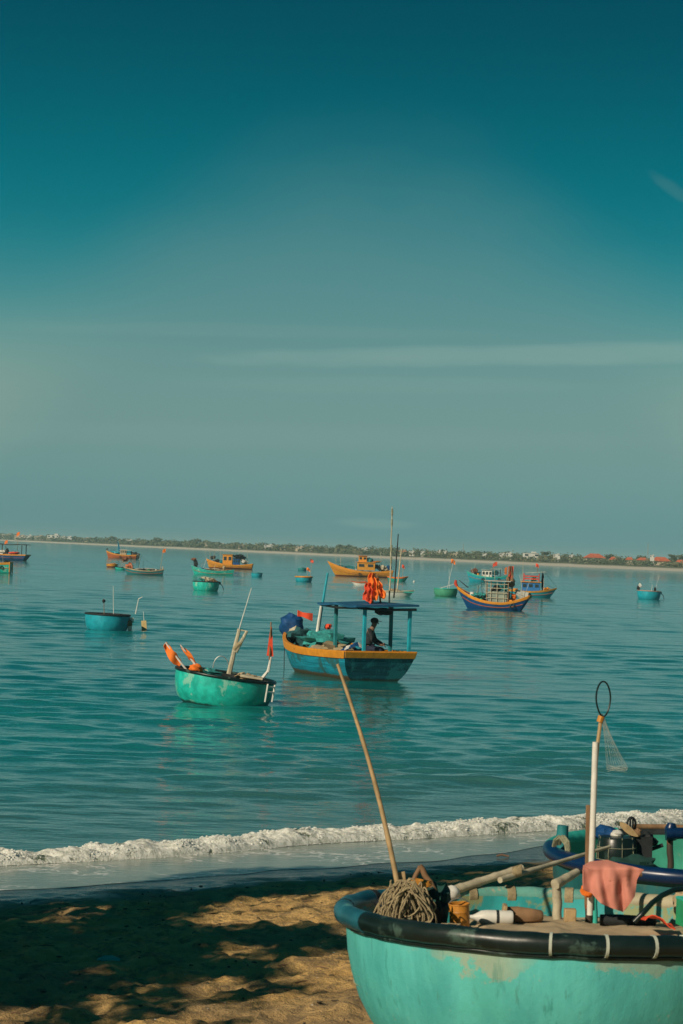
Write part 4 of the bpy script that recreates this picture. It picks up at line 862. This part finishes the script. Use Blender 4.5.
g.lk(g.sstep(nb, .3, .7, .42, .72), b.inputs['Roughness']); g.lk(g.bump(g.math('ADD', g.math('ADD', g.math('MULTIPLY', nb, 2.5), na), g.math('MULTIPLY', nc, .3)), .4, .010), b.inputs['Normal'])
MB().lathe(prof[:1] + prof, 128, wob=.012, seed=3).build('hull', m, n1b)
pin = [(max(.001, a - .035), z + (0 if i == 0 else .03)) for i, (a, z) in enumerate(prof)]
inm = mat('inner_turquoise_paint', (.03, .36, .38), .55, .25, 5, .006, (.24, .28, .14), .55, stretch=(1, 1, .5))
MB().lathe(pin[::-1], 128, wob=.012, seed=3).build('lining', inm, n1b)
def rimp(deg, r=R1, z=0.0):
    a = R(deg); w_ = 1 + .012 * noise.noise((math.cos(a) * 1.3 + 3, math.sin(a) * 1.3, 3)); return Vector((r * w_ * math.cos(a), r * w_ * math.sin(a), z + .008 * noise.noise((a * 3, 1, 0)) + .012 * max(0, noise.noise((a * 7, 4, 0)))))
def arc(name, d0, d1, r, m, rad=R1, z=0, par=n1b, n=70, wob=.1):
    pts = [rimp(d0 + (d1 - d0) * i / n, rad, z) for i in range(n + 1)]
    return MB().tube(pts, [r * (1 + wob * noise.noise((i * .35, 0, d0))) for i in range(n + 1)], 16).build(name, m, par)
arc('rubber_rim', 203, 358, .052, M['black']); arc('lower_hose', 195, 362, .014, M['black'], R1 - .006, -.058, wob=0)
bluet = mat('blue_teal_tube', (.015, .11, .15), .35, .35, 5, .004, (.10, .32, .30), .3); arc('painted_rim', 130, 206, .055, bluet, n=40)
arc('turquoise_rim', 64, 132, .050, mat('faded_turquoise_tube', (.12, .34, .29), .5, .3, 6, .004, (.40, .36, .24), .35), n=40); arc('beige_rim', -3, 66, .052, mat('beige_taped_tube', (.36, .33, .22), .6, .25, 6, .004, (.08, .30, .28), .3), n=40)
for d in (-98.2, -85.2, -73.6, -65.5, -56):
    p0 = rimp(d - .35); p1 = rimp(d + .35); MB().tube([p0, p1], .057, 16).build('tape_band', mat('pale_cord', (.45, .5, .42), .8, .2, 20), n1b)
for d in (100, 83, 112, 150, 176, 45, 30): MB().tube([rimp(d - 1.2), rimp(d + 1.2)], .057, 14).build('rim_binding', M['rope'] if d < 120 else M['dark'], n1b)
def n1(px, py, Y): return loc_of(n1b, at(px, py, Y))
# canvas over the load
def canv(u, v):
    a = 2 * PI * u; r = v * 1.09; x, y = r * math.cos(a), r * math.sin(a)
    z = -.055 - .085 * y; f = min(1, max(0, (-x - .42) / .35)); z -= f * .30
    z += .02 * noise.fractal((x * 3, y * 3, 2), .8, 2, 4) + .012 * noise.noise((x * 9, y * 3, 1))
    return c1 + Vector((x, y, z))
cv = MB().grid(canv, 120, 40).build('canvas_sheet', M['canvas'], None); tag(cv, 'sand-coloured canvas sheet spread over the load in the nearest boat', 'canvas')
# forked post, uprights
def stick(root, pts, r, m, name, n=9):
    pts = [Vector(p) for p in pts]; out = []
    for a, b_ in zip(pts, pts[1:]):
        for i in range(6): out.append(a.lerp(b_, i / 6))
    out.append(pts[-1]); k = len(out)
    rr = [(r if not isinstance(r, tuple) else r[0] + (r[1] - r[0]) * i / (k - 1)) * (1 + .10 * noise.noise((i * .8, pts[0].x * 7, 0))) for i in range(k)]
    return MB().tube([p + Vector((noise.noise((i * .4, 1, pts[0].x)), 0, noise.noise((i * .4, 7, 2)))) * .006 for i, p in enumerate(out)], rr, n).build(name, m, root)
stick(n1b, [n1(557.5, 928, 13.35), n1(557, 905, 13.35), n1(556.5, 882, 13.35)], .026, M['palebamboo'], 'upright_post'); stick(n1b, [n1(555, 884.5, 13.32), n1(565, 879, 13.4), n1(577, 872, 13.5)], (.030, .022), M['palebamboo'], 'crook_arm')
stick(n1b, [n1(588.5, 925, 13.3), n1(588.5, 885, 13.3)], .022, M['redbrown'], 'upright_post'); stick(n1b, [n1(594.5, 925, 13.3), n1(594.5, 885, 13.3)], .016, M['turq'], 'upright_post')
stick(n1b, [n1(419.5, 866, 12.9), n1(430, 882, 12.9), n1(438.5, 898, 12.9)], .016, M['wood'], 'bracket_arm'); stick(n1b, [n1(420, 866, 12.9), n1(412, 884, 12.9), n1(404, 905, 12.8)], .013, M['wood'], 'bracket_arm')
MB().box(n1(402.5, 893, 12.55), (.05, .035, .22), Matrix.Rotation(R(-8), 3, 'Y')).build('post_stub', M['bamboo'], n1b, bevel=.004)
MB().ball(n1(421, 884, 12.75), (.065, .04, .022), 8, .6, 3).build('orange_lashing', M['tin'], n1b)
# bamboo spars lashed along the back rim
def spar(label, a, b_, Ya, Yb, r0, r1, m, bends=(0, 0)):
    A, B_ = at(*a, Ya), at(*b_, Yb); k = 26; pts = []; rr = []
    for i in range(k):
        u = i / (k - 1); p = A.lerp(B_, u); p.z += bends[0] * math.sin(u * PI); p.x += bends[1] * math.sin(u * PI); pts.append(p - A)
        rr.append((r0 + (r1 - r0) * u) * (1.14 if i % 5 == 2 else 1))
    o = MB().tube(pts, rr, 10).build('bamboo_pole', m, None, loc=A); tag(o, label, 'pole'); return o
spar('thick bamboo pole lashed along the far rim of the nearest boat', (436, 896), (522, 868), 13.6, 13.95, .027, .022, M['palebamboo'])
spar('long thin bamboo pole reaching from the nearest boat to the second beached boat', (500, 880), (610, 846.5), 13.75, 14.6, .018, .009, M['palebamboo'])
spar('tall leaning bamboo pole standing in the coiled rope of the nearest boat', (403, 912), (337.5, 664), 12.5, 12.6, .015, .008, M['bamboo'], (.02, .025))
bd = MB()
for k in range(7):
    P = at(513 + k * 1.3, 872.5 - k * .4, 13.86); bd.tube([P + Vector((0, .03 * math.cos(q), .03 * math.sin(q))) for q in np.linspace(0, 2 * PI, 12)[:-1]], .005, 5, True)
tag(bd.build('rope_lashing', M['rope'], None), 'rope lashing tying the two bamboo poles together', 'rope')
for (px, py, lb) in ((443, 895, 'pale float tied at the near end of the thick bamboo pole'),):
    o = MB().ball((0, 0, 0), (.05, .04, .04), 8, .3, 2).build('rope_float', M['white'], None, loc=at(px + 8, py - 2, 13.5)); tag(o, lb, 'float')
# rope coil
rc = MB(); top = at(405, 884, 12.45)
for i in range(46):
    w_ = random.uniform(.03, .15); h_ = random.uniform(.15, .30); cx_ = top.x + random.gauss(.0, .028); cy_ = top.y + random.gauss(0, .05); zt = top.z + random.uniform(-.035, .025); ph = random.random() * 6; yaw = random.uniform(-.7, .7)
    pts = []
    for q in np.linspace(0, 2 * PI, 26)[:-1]:
        xx = w_ * math.sin(q) * (1 - .62 * math.cos(q)) * .8 + .006 * math.sin(3 * q + ph); zq = zt - h_ * .5 * (1 - math.cos(q)) ; pts.append((cx_ + xx * math.cos(yaw) + .03 * (zt - zq) , cy_ + xx * math.sin(yaw), zq + .006 * math.sin(5 * q + ph)))
    rc.tube(pts, .0042, 6, True)
rc.v = [(x - top.x, y - top.y, z - top.z) for x, y, z in rc.v]
tag(rc.build('rope_coil', M['rope'], None, loc=top), 'loops of straw-coloured rope draped at the left end of the nearest boat', 'rope')
rc = MB(); nb_ = at(412, 926, 12.35)
for i in range(60):
    p = Vector((random.gauss(0, .07), random.gauss(0, .05), random.gauss(0, .012))); pts = []
    a = random.random() * 6
    for k in range(8): p = p + Vector((math.cos(a), .5 * math.sin(a), .25 * math.sin(a * 2))) * .016; a += random.gauss(.5, .5); pts.append(Vector((p.x, p.y, p.z + .02 * math.exp(-(p.x / .05) ** 2))))
    rc.tube(pts, .0026, 4)
tag(rc.build('net_tangle', M['greyrope'], None, loc=nb_), 'tangle of thin grey-green net cord below the rope loops', 'net')
rc = MB()
for i in range(90):
    p = Vector((random.uniform(-.12, .2), random.gauss(0, .05), random.gauss(0, .008))); pts = []; a = random.random() * 6
    for k in range(8): p = p + Vector((math.cos(a), .5 * math.sin(a), .1 * math.sin(a * 2))) * .02; a += random.gauss(.4, .5); pts.append(Vector(p))
    rc.tube(pts, .003, 4)
tag(rc.build('net_tangle', M['canvas'], None, loc=at(428, 929, 12.25)), 'pale net strands lying against the front rim between rope loops and orange tin', 'net')
# dark engine mass behind the rope
o = MB().ball((0, 0, 0), (.17, .16, .13), 12, .6, 9).build('net_bundle', M['dark'], None, loc=at(409, 912, 12.85)); tag(o, 'black net bundle behind the rope loops in the nearest boat', 'net')
o = MB().ball((0, 0, 0), (.09, .1, .12), 10, .7, 4).build('cloth_bundle', mat('dark_green_cloth', (.01, .06, .05), .9, .4), None, loc=at(433, 908, 12.9)); tag(o, 'dark green cloth wad left of the orange tin', 'cloth')
# orange tin
P = at(460, 930, 12.72); ti = thing('tin_can', 'dented orange tin can standing open in the nearest boat', 'can', P, 0, tilt=(R(3), R(-4)))
MB().lathe([(.001, .002), (.052, 0), (.054, .005), (.053, .045), (.055, .05), (.053, .055), (.053, .095), (.055, .10), (.053, .105), (.054, .135), (.057, .138), (.056, .142), (.051, .140), (.050, .01), (.001, .008)], 28, wob=.05, seed=4).build('can_body', M['tin'], ti)
MB().tube([(.055 * math.cos(a_), .01, .13 + .035 * math.sin(a_)) for a_ in np.linspace(0, PI, 10)], .003, 5).build('handle', M['metal'], ti)
# white bottle lying
P = at(492, 917.5, 12.95); bo = thing('plastic_bottle', 'white plastic bottle with dark band lying beside the orange tin', 'bottle', P, R(4)); pr = [(.001, -.125), (.010, -.125), (.012, -.105), (.018, -.09), (.036, -.06), (.040, -.03), (.040, .10), (.036, .11), (.001, .11)]
x = MB().lathe(pr, 20); x.v = [(z, y, xx) for xx, y, z in x.v]; x.build('bottle_body', M['white'], bo); x = MB().lathe([(.0415, .02), (.0415, .035)], 20); x.v = [(z, y, xx) for xx, y, z in x.v]; x.build('band', M['dark'], bo)
x = MB().lathe([(.001, -.15), (.013, -.15), (.013, -.122), (.001, -.122)], 12); x.v = [(z, y, xx) for xx, y, z in x.v]; x.build('cap', M['bamboo'], bo)
P = at(503.5, 923, 13.0); o = MB().box((.0, 0, .04), (.022, .10, .12), Matrix.Rotation(R(6), 3, 'Y')).build('wooden_block', M['bamboo'], None, bevel=.004, loc=P); tag(o, 'upright tan board between the white bottle and the brown log', 'board')
P = at(506, 915, 13.05); x = MB().lathe([(.001, 0), (.042, .0), (.045, .06), (.038, .13), (.03, .19), (.02, .20), (.001, .2)], 14, wob=.2, seed=2); x.v = [(z, y, xx) for xx, y, z in x.v]; tag(x.build('driftwood_log', M['wood'], None, loc=P), 'short brown log lying right of the white bottle', 'log')
o = MB().box((0, 0, 0), (.065, .06, .07)).build('tan_box', M['bamboo'], None, bevel=.006, loc=at(570, 915, 13.2)); tag(o, 'small tan block right of the upright crooked post', 'box')
x = MB().lathe([(.001, 0), (.03, .0), (.034, .1), (.028, .3), (.001, .31)], 12, wob=.1, seed=5); x.v = [(z, y, xx) for xx, y, z in x.v]; tag(x.build('wooden_roll', M['dark'], None, loc=at(600, 920, 13.2)), 'dark roll lying behind the canvas below the pink cloth', 'roll')
# white pipe, hoop net
A, B_ = at(589.8, 915, 13.1), at(595.5, 742, 13.1); wp = MB()
ax = (B_ - A); wp.tube([(0, 0, 0), ax * .3, ax * .7, ax], [.0165, .0165, .0165, .0165], 14); tag(wp.build('white_pole', M['white'], None, loc=A), 'tall white plastic pipe standing upright in the nearest boat', 'pipe')
A, B_ = at(586, 905, 13.25), at(588.5, 805, 13.25); tag(MB().box((B_ - A) / 2, (.022, .02, (B_ - A).length), Matrix.Rotation(R(-1), 3, 'Y')).build('wooden_batten', M['wood'], None, bevel=.003, loc=A), 'brown wooden batten standing just behind the white pipe', 'batten')
hn = thing('hoop_net', 'hand net with black wire hoop stuck in the top of the white pipe', 'hand net', at(595, 745, 13.12))
def hl(px, py, dy=0): return at(px, py, 13.12 + dy) - hn.location
MB().tube([hl(595.5, 772), hl(597.5, 745), hl(600.5, 722), hl(601.5, 714)], [.009, .010, .010, .007], 8).build('handle', M['bamboo'], hn)
MB().tube([hl(599.5, 722), hl(601.5, 716)], .017, 8).build('binding', M['tin'], hn)
hp = [hl(603.3 + 7.2 * math.sin(a_) , 699 - 17.5 * math.cos(a_), .03 * math.sin(a_)) for a_ in np.linspace(0, 2 * PI, 40)[:-1]]; hp = [hl(601, 717)] + [p for i, p in enumerate(hp) if not 17 <= i <= 21][len(hp) // 2 - 3:] + [p for i, p in enumerate(hp) if not 17 <= i <= 21][:len(hp) // 2 - 3]
ell = [hl(603.3 + 7.2 * math.sin(a_) * (1 - .18 * max(0, -math.cos(a_))), 699 - 17.5 * math.cos(a_), .03 * math.sin(a_)) for a_ in np.linspace(PI, 3 * PI, 41)[:-1]]
MB().tube(ell, .0048, 7, True).build('hoop', M['black'], hn)
nm, nt, b = newmat('net_mesh'); b.inputs['Base Color'].default_value = (.45, .48, .42, 1); b.inputs['Roughness'].default_value = .8
nb_ = MB(); TT = hl(603, 717)
def netp(u, v):   # hanging pocket
    a = 2 * PI * u; w_ = .008 + .05 * v ** 1.5; z = -.27 * v; return TT + Vector((.085 * v ** 1.1 + w_ * math.cos(a), .6 * w_ * math.sin(a), z + .012 * math.sin(a * 3) * v))
for i in range(14):
    nb_.tube([netp((i + .8 * j / 10) / 14, j / 10) for j in range(11)], .0005, 3); nb_.tube([netp((i - .8 * j / 10) / 14, j / 10) for j in range(11)], .0005, 3)
for i in range(14): nb_.tube([netp(i / 14, 1) + Vector((.0, 0, 0)), netp((i + 5) / 14, 1) + Vector((0, 0, -.012)), netp((i + 7) / 14, 1)], .0005, 3)
nb_.build('net_bag', nm, hn)
# pink cloth draped on the pole foot
outl = [(583, 866), (590, 862), (607, 860.3), (619, 864), (631, 866.5), (644, 869.5), (640, 874), (637, 880), (634.5, 896), (629, 905), (623, 912), (612, 908), (601, 903.5), (592, 893), (587, 891.5), (583, 889)]
cxp, cyp = 611, 882
def cloth(u, v):
    a = u * len(outl); i = int(a) % len(outl); f_ = a - int(a); ox = outl[i][0] * (1 - f_) + outl[(i + 1) % len(outl)][0] * f_; oy = outl[i][1] * (1 - f_) + outl[(i + 1) % len(outl)][1] * f_
    px, py = cxp + (ox - cxp) * v, cyp + (oy - cyp) * v
    tt_ = (py - 860) / 50; fold = .020 * math.sin((px - 583) * .16 + 1.5 * tt_) * tt_ + .014 * math.sin((px - 583) * .42 - 3 * tt_) * min(1, tt_ * 1.6) + .012 * noise.noise((px * .16, py * .06, 7)) + .035 * max(0, (px - 627) / 12) * tt_ - .02 * noise.noise((px * .05, py * .05, 2))
    bk_ = .13 * max(0, 1 - (py - 860) / 9) ** 1.5
    return at(px, py, 12.93 + bk_ + fold)
A = at(cxp, cyp, 12.93); x = MB().sheet(cloth, 96, 16, .006); x.v = [(a - A.x, b_ - A.y, c - A.z) for a, b_, c in x.v]
o = x.build('pink_cloth', M['pink'], None, loc=A); tag(o, 'faded pink cloth hung over a rail at the foot of the white pipe', 'cloth')
P0 = at(584, 870, 13.0); MB().tube([P0 - c1 + Vector((0, 0, 0)), at(642, 872, 13.06) - c1], .012, 8).build('cross_rail', M['wood'], n1b)
o = MB().ball((0, 0, 0), (.04, .03, .03), 8, .5, 3).build('orange_rag', M['flag'], None, loc=at(588, 891, 13.02)); tag(o, 'bright orange rag showing under the left corner of the pink cloth', 'rag')
# cable, red cloth, green crate, tan sack
pts = [at(634, 922, 12.9), at(643, 913, 12.9), at(652, 903, 12.95), at(662, 895.5, 13.0), at(674, 890, 13.05), at(690, 888, 13.1), at(706, 893, 13.0)]; sp_ = []
for i in range(len(pts) - 1):
    for k in range(4): sp_.append(pts[i].lerp(pts[i + 1], k / 4) - pts[0])
tag(MB().tube(sp_, .015, 9).build('black_hose', M['black'], None, loc=pts[0]), 'curved black hose rising at the right of the nearest boat', 'hose')
P = at(658, 926, 12.6); tag(MB().sheet(lambda u, v: ((u - .5) * .16, (v - .5) * .16, .075 * (1 - abs(u - .3) * 1.6) * (1 - .5 * v) + .006 * math.sin(u * 14)), 12, 8, .006).build('red_cloth', M['redflag'], None, loc=P), 'folded red cloth on the canvas beside the black hose', 'cloth')
P = at(706, 925, 12.95); cr = thing('green_crate', 'green plastic crate at the right edge of the nearest boat', 'crate', P, R(12))
x = MB(); x.box((0, -.1, .06), (.26, .012, .14)).box((0, .1, .06), (.26, .012, .14)).box((-.13, 0, .06), (.012, .2, .14)).box((.13, 0, .06), (.012, .2, .14)).box((0, 0, -.005), (.26, .2, .012)); x.build('crate_wall', M['green'], cr, False, .003); MB().tube([(-.13, -.105, .13), (.13, -.105, .13), (.13, .105, .13), (-.13, .105, .13)], .010, 6, True).build('crate_rim', M['turq'], cr)
o = MB().ball((0, 0, 0), (.07, .06, .09), 8, .4, 7).build('tan_sack', M['canvas'], None, loc=at(686, 906, 13.3)); tag(o, 'tan sack at the right edge behind the green crate', 'sack')
# ------------------------------------------------------------------ second beached basket boat
c2 = Vector((2.80, 18.2, 1.285)); R2 = 1.14
n2b = thing('beached_basket_boat', 'green basket boat with blue tube rim on the sand behind the nearest one', 'basket boat', c2, 0, 'basket boats beached on the sand', tilt=(R(1.3), 0))
pf2 = [(a * .99, z) for a, z in prof]; in2 = mat('inner_sea_green_paint', (.05, .34, .24), .55, .25, 4, .004, (.2, .3, .2), .2)
MB().lathe(pf2[:1] + pf2, 96, wob=.015, seed=8).build('hull', mat('second_hull_shaded_paint', (.012, .12, .13), .5, .3, 5, .004, (.04, .12, .1), .3, stretch=(1, 1, .3)), n2b)  # hull colour darkened throughout: the shade below the left rim is painted in
MB().lathe([(max(.001, a - .035), z + (0 if i == 0 else .03)) for i, (a, z) in enumerate(pf2)][::-1], 96, wob=.015, seed=8).build('lining', in2, n2b)
def arc2(name, d0, d1, r, m, z=0, rad=1.14):
    pts = [Vector((rad * math.cos(R(d0 + (d1 - d0) * i / 50)), rad * math.sin(R(d0 + (d1 - d0) * i / 50)), z)) for i in range(51)]
    MB().tube(pts, [r * (1 + .1 * noise.noise((i * .3, d0, 0))) for i in range(51)], 14).build(name, m, n2b)
arc2('blue_rim', 172, 372, .058, M['navy']); arc2('turquoise_rim', 118, 174, .055, M['turq']); arc2('dark_rim', 10, 120, .045, M['dark']); arc2('wooden_rim', 40, 110, .022, M['wood'], .055)
def n2(px, py, Y): return loc_of(n2b, at(px, py, Y))
MB().tube([n2(562, 852, 18.0), n2(562.3, 836, 18.0), n2(563, 825.5, 18.0)], [.04, .045, .042], 10).build('mooring_post', M['teal'], n2b)
rb_ = MB()
for i in range(16):
    a, b_ = n2(553 + i * .5, 846 - i * .15 + random.uniform(-1, 1), 17.9), n2(566 + random.uniform(0, 4), 854 - i * .3, 17.85); mid = n2(558.5 + i * .4, 836 + random.uniform(-.5, 2), 17.88)
    rb_.tube([a, a.lerp(mid, .5) + Vector((-.012, -.02, .012)), mid, mid.lerp(b_, .5) + Vector((.012, -.02, .01)), b_], .009, 5)
rb_.build('rope_wrap', M['greyrope'], n2b)
stick(n2b, [n2(670.5, 868, 18.9), n2(670, 838, 18.9)], .026, M['redbrown'], 'upright_post'); MB().tube([n2(671, 840, 18.85), n2(671, 828, 18.85), n2(671.5, 823, 18.85)], [.045, .05, .03], 10).build('post_cap', M['navy'], n2b)
MB().tube([n2(666, 834, 18.8), n2(690, 833, 18.8)], .045, 10).build('blue_bar', M['navy'], n2b)
P = at(616, 868, 18.1); dr = thing('black_drum', 'black plastic drum netted with pale cord in the second boat', 'drum', P)
MB().lathe([(.001, .0), (.14, .0), (.145, .1), (.142, .22), (.13, .235), (.001, .24)], 24).build('drum_body', M['black'], dr)
cd = MB()
for k in range(9): a_ = k * 2 * PI / 9; cd.tube([(.148 * math.cos(a_), .148 * math.sin(a_), .0), (.15 * math.cos(a_), .15 * math.sin(a_), .12), (.135 * math.cos(a_), .135 * math.sin(a_), .24)], .0028, 4)
for z in (.07, .16): cd.tube([(.149 * math.cos(a_), .149 * math.sin(a_), z) for a_ in np.linspace(0, 2 * PI, 25)[:-1]], .0028, 4, True)
cd.build('cord_net', M['greyrope'], dr)
o = MB().ball((0, 0, 0), (.10, .10, .05), 9, .4, 6).build('blue_bundle', M['tarpblue'], None, loc=at(605, 832.5, 18.3)); tag(o, 'blue tarp bundle on the far rim left of the black drum', 'bundle')
o = MB().ball((0, 0, 0), (.05, .06, .032), 8, .4, 2).build('pale_float', M['white'], None, loc=at(617, 834.5, 18.15)); tag(o, 'pale float resting on top of the black drum', 'float')
en = thing('engine', 'black engine with brown fan blade and wire guard standing in the second boat', 'engine', at(636, 862, 18.2))
def e2(px, py, dy=0): return at(px, py, 18.2 + dy) - en.location
MB().box(e2(640, 846), (.16, .2, .16)).ball(e2(634, 850), (.09, .08, .1), 8, .5, 3).ball(e2(645, 841), (.08, .08, .06), 8, .5, 5).build('engine_block', M['dark'], en, bevel=.02)
MB().sheet(lambda u, v: e2(620 + 18 * u, 824 + 12 * u + (v - .5) * 9 * math.sin(u * PI * .8 + .5), -.12), 8, 4, .02).build('fan_blade', M['bamboo'], en); MB().ball(e2(638, 833, -.10), (.028, .02, .03), 7, .5, 3).build('hub', M['wood'], en)
x = MB()
for k in range(4): x.tube([e2(631.5 + 4.5 * math.sin(a_) * math.cos(k * .6), 824 - 7 * math.cos(a_), .05 * math.sin(a_) * math.sin(k * .8)) for a_ in np.linspace(0, 2 * PI, 16)[:-1]], .006, 5, True)
x.build('wire_guard', M['dark'], en); MB().tube([e2(634, 866), e2(633, 855), e2(632, 846)], [.03, .022, .02], 8).build('support', M['bamboo'], en); MB().tube([e2(644, 852), e2(663, 845)], .015, 7).build('steering_arm', M['dark'], en)
o = MB().ball((0, 0, 0), (.22, .2, .07), 10, .6, 2).build('net_pile', mat('dark_green_cloth', (.01, .06, .05), .9, .4), None, loc=at(628, 865, 18.0)); tag(o, 'dark green net pile under the engine of the second boat', 'net')
# ------------------------------------------------------------------ beach litter
lm = [mat('shell_white', (.6, .58, .5), .7, .2), mat('drift_brown', (.16, .1, .06), .9, .3), mat('leaf_litter', (.09, .07, .04), .9, .3)]
for k, (nm_, lb, cat_, cnt, sz) in enumerate((('shell_fragments', 'small white shell fragments scattered over the beach sand', 'shells', 260, .010), ('driftwood_bits', 'short brown twigs scattered over the beach sand', 'twigs', 170, .02), ('leaf_litter', 'dead dark leaves scattered over the beach sand', 'leaf litter', 420, .022))):
    x = MB()
    for i in range(cnt):
        X, Y = random.uniform(-4.5, 3.5), random.uniform(14, 26)
        if s_of(X, Y) < 2.4: continue
        z = sand_h(X, Y) + .004
        if k == 1: a = random.random() * 6; Lq = random.uniform(.03, .14); x.tube([(X, Y, z), (X + math.cos(a) * Lq * .5, Y + math.sin(a) * Lq * .5, z + .008), (X + math.cos(a) * Lq, Y + math.sin(a) * Lq, z + .003)], .004, 5)
        else: x.ball((X, Y, z), (sz * random.uniform(.3, 1.2), sz * random.uniform(.3, 1.0), sz * .3), 4, .6, i)
    tag(x.build(nm_, lm[k], None), lb, cat_, kind='stuff')
x = MB().sheet(lambda u, v: ((u - .5) * .17, (v - .5) * .1, .03 * math.sin(u * 3) * math.sin(v * 3) + .01 * noise.noise((u * 5, v * 5, 0))), 8, 6, .006); P = onz(109, 950, .42); P.z = sand_h(P.x, P.y) + .01
tag(x.build('plastic_scrap', M['turq'], None, loc=P), 'small crumpled turquoise plastic scrap on the shaded sand', 'litter')
P = onz(502, 853, .1); P.z = sand_h(P.x, P.y) + .02; tag(MB().tube([(-.06, 0, 0), (0, .01, .015), (.08, 0, .0)], .012, 6).build('driftwood_stick', lm[1], None, loc=P), 'single dark stick on the wet sand right of centre', 'stick')
# ------------------------------------------------------------------ shade trees behind and left of the camera (casting the dappled shade)
def inpoly(x, y, P):
    c = False; n = len(P)
    for i in range(n):
        (x1, y1), (x2, y2) = P[i], P[(i + 1) % n]
        if (y1 > y) != (y2 > y) and x < (x2 - x1) * (y - y1) / (y2 - y1) + x1: c = not c
    return c
LIT = [[(35, 886), (85, 886), (85, 899), (35, 899)], [(170, 900), (215, 884), (300, 872), (420, 866), (420, 885), (350, 898), (266, 908), (215, 906)], [(208, 936), (240, 929), (268, 932), (266, 948), (225, 950)],
       [(272, 958), (315, 944), (372, 936), (385, 975), (300, 982), (280, 972)], [(95, 985), (150, 972), (250, 968), (258, 980), (190, 1000), (100, 1002)], [(88, 1006), (215, 996), (222, 1012), (205, 1040), (80, 1040)],
       [(228, 1000), (300, 988), (400, 978), (400, 1060), (222, 1060)], [(-30, 996), (40, 994), (45, 1016), (-30, 1018)], [(335, 905), (372, 900), (360, 925), (338, 925)]]
def grow(P, k=1.0):
    cx = sum(p[0] for p in P) / len(P); cy = sum(p[1] for p in P) / len(P); return [(cx + (p[0] - cx) * k + (7 if p[0] > cx else -7), cy + (p[1] - cy) * k + (4 if p[1] > cy else -4)) for p in P]
LIT = [grow(P) for P in LIT]
LITW = [[tuple(onz(a, b_, .40 + .0012 * (b_ - 880))[:2]) for a, b_ in p] for p in LIT]
STK = (onz(136, 1022, .5), onz(210, 934, .42))
TREES = [(-10.5, 6.5), (-8.0, 11.5), (-7.2, 16.0)]
clumps = [[], [], []]; cot = 1 / math.tan(SUN_EL); tries = 0
while tries < 17000:
    tries += 1
    X, Y = random.uniform(-6.5, 2.2), random.uniform(12.5, 26.8)
    s = s_of(X, Y)
    if s < 1.9 + .8 * noise.noise((X * .5, Y * .5, 0)): continue
    if X > .15 + (Y - 14) * .10 + .25 * noise.noise((Y, 0, 0)) and Y < 23: continue
    if any(inpoly(X + random.gauss(0, .04), Y + random.gauss(0, .07), P) for P in LITW):
        d = (Vector((X, Y)) - STK[0].xy); ax = (STK[1].xy - STK[0].xy); L_ = ax.length; ax.normalize(); al_ = d.dot(ax)
        if not (0 < al_ < L_ and abs(d.x * ax.y - d.y * ax.x) < .07): continue
    if noise.noise((X * 1.5, Y * .8, 11)) > .40 and random.random() < .85: continue
    h = random.uniform(3.6, 7.2); gz = sand_z(s)
    P = Vector((X - SUN_TR.x * h * cot, Y - SUN_TR.y * h * cot, gz + h))
    if P.y > 0 and abs(P.x) / max(P.y, .1) < .22: continue
    k = min(range(3), key=lambda i: (P.x - TREES[i][0]) ** 2 + (P.y - TREES[i][1]) ** 2); clumps[k].append(P)
tl = ('leaning shade tree rooted in the sand behind the camera on the left', 'shade tree in the middle of the three beside the beach on the left', 'shade tree nearest the water, left of the view')
for k, (tx, ty) in enumerate(TREES):
    if not clumps[k]: continue
    gz = sand_z(s_of(tx, ty)); r = thing('shade_tree', tl[k], 'tree', (tx, ty, gz), 0, 'shade trees beside the beach'); o3 = r.location
    tr = MB(); tr.tube([(0, 0, -.1), (.1, .1, 1.2), (.05, .3, 2.4), (.2, .3, 3.6)], [.24, .18, .15, .10], 12)
    for j in range(14):
        e = random.choice(clumps[k]) - o3; tr.tube([(.1, .25, 2.2 + .1 * j), e * .5 + Vector((0, 0, .6)), e], [.07, .04, .01], 6)
    tr.build('trunk', M['bark'], r); cr = MB()
    for P in clumps[k]: leaves(cr, P - o3, (.21, .21, .16), 7, .095)
    cr.build('crown', M['leaf'], r, smooth=False)
# ------------------------------------------------------------------ haze
hz = MB().box((0, 2400, 6), (7000, 5200, 24)); hz = None
x0, x1, y0, y1, z0, z1 = -25000, 25000, -200, 32000, -4, 16
m = bpy.data.materials.new('haze'); m.use_nodes = True; nt = m.node_tree; nt.nodes.remove(nt.nodes['Principled BSDF'])
pv = nt.nodes.new('ShaderNodeVolumePrincipled'); pv.inputs['Color'].default_value = (.52, .90, .98, 1); pv.inputs['Density'].default_value = .00025
nt.links.new(pv.outputs[0], nt.nodes['Material Output'].inputs['Volume'])
sea_max = 33000
o = MB().box(((x0 + x1) / 2, 16000, (z0 + z1) / 2), (180000, 33000 * 2 + 4000, z1 - z0)).build('haze', m, None, False); tag(o, 'thin pale sea haze over the whole bay', 'haze', kind='stuff')
# ------------------------------------------------------------------ render settings
sc = bpy.context.scene; sc.render.engine = 'CYCLES'; sc.view_settings.view_transform = 'Standard'; sc.view_settings.look = 'None'
sc.view_settings.exposure = 0; sc.view_settings.gamma = 1
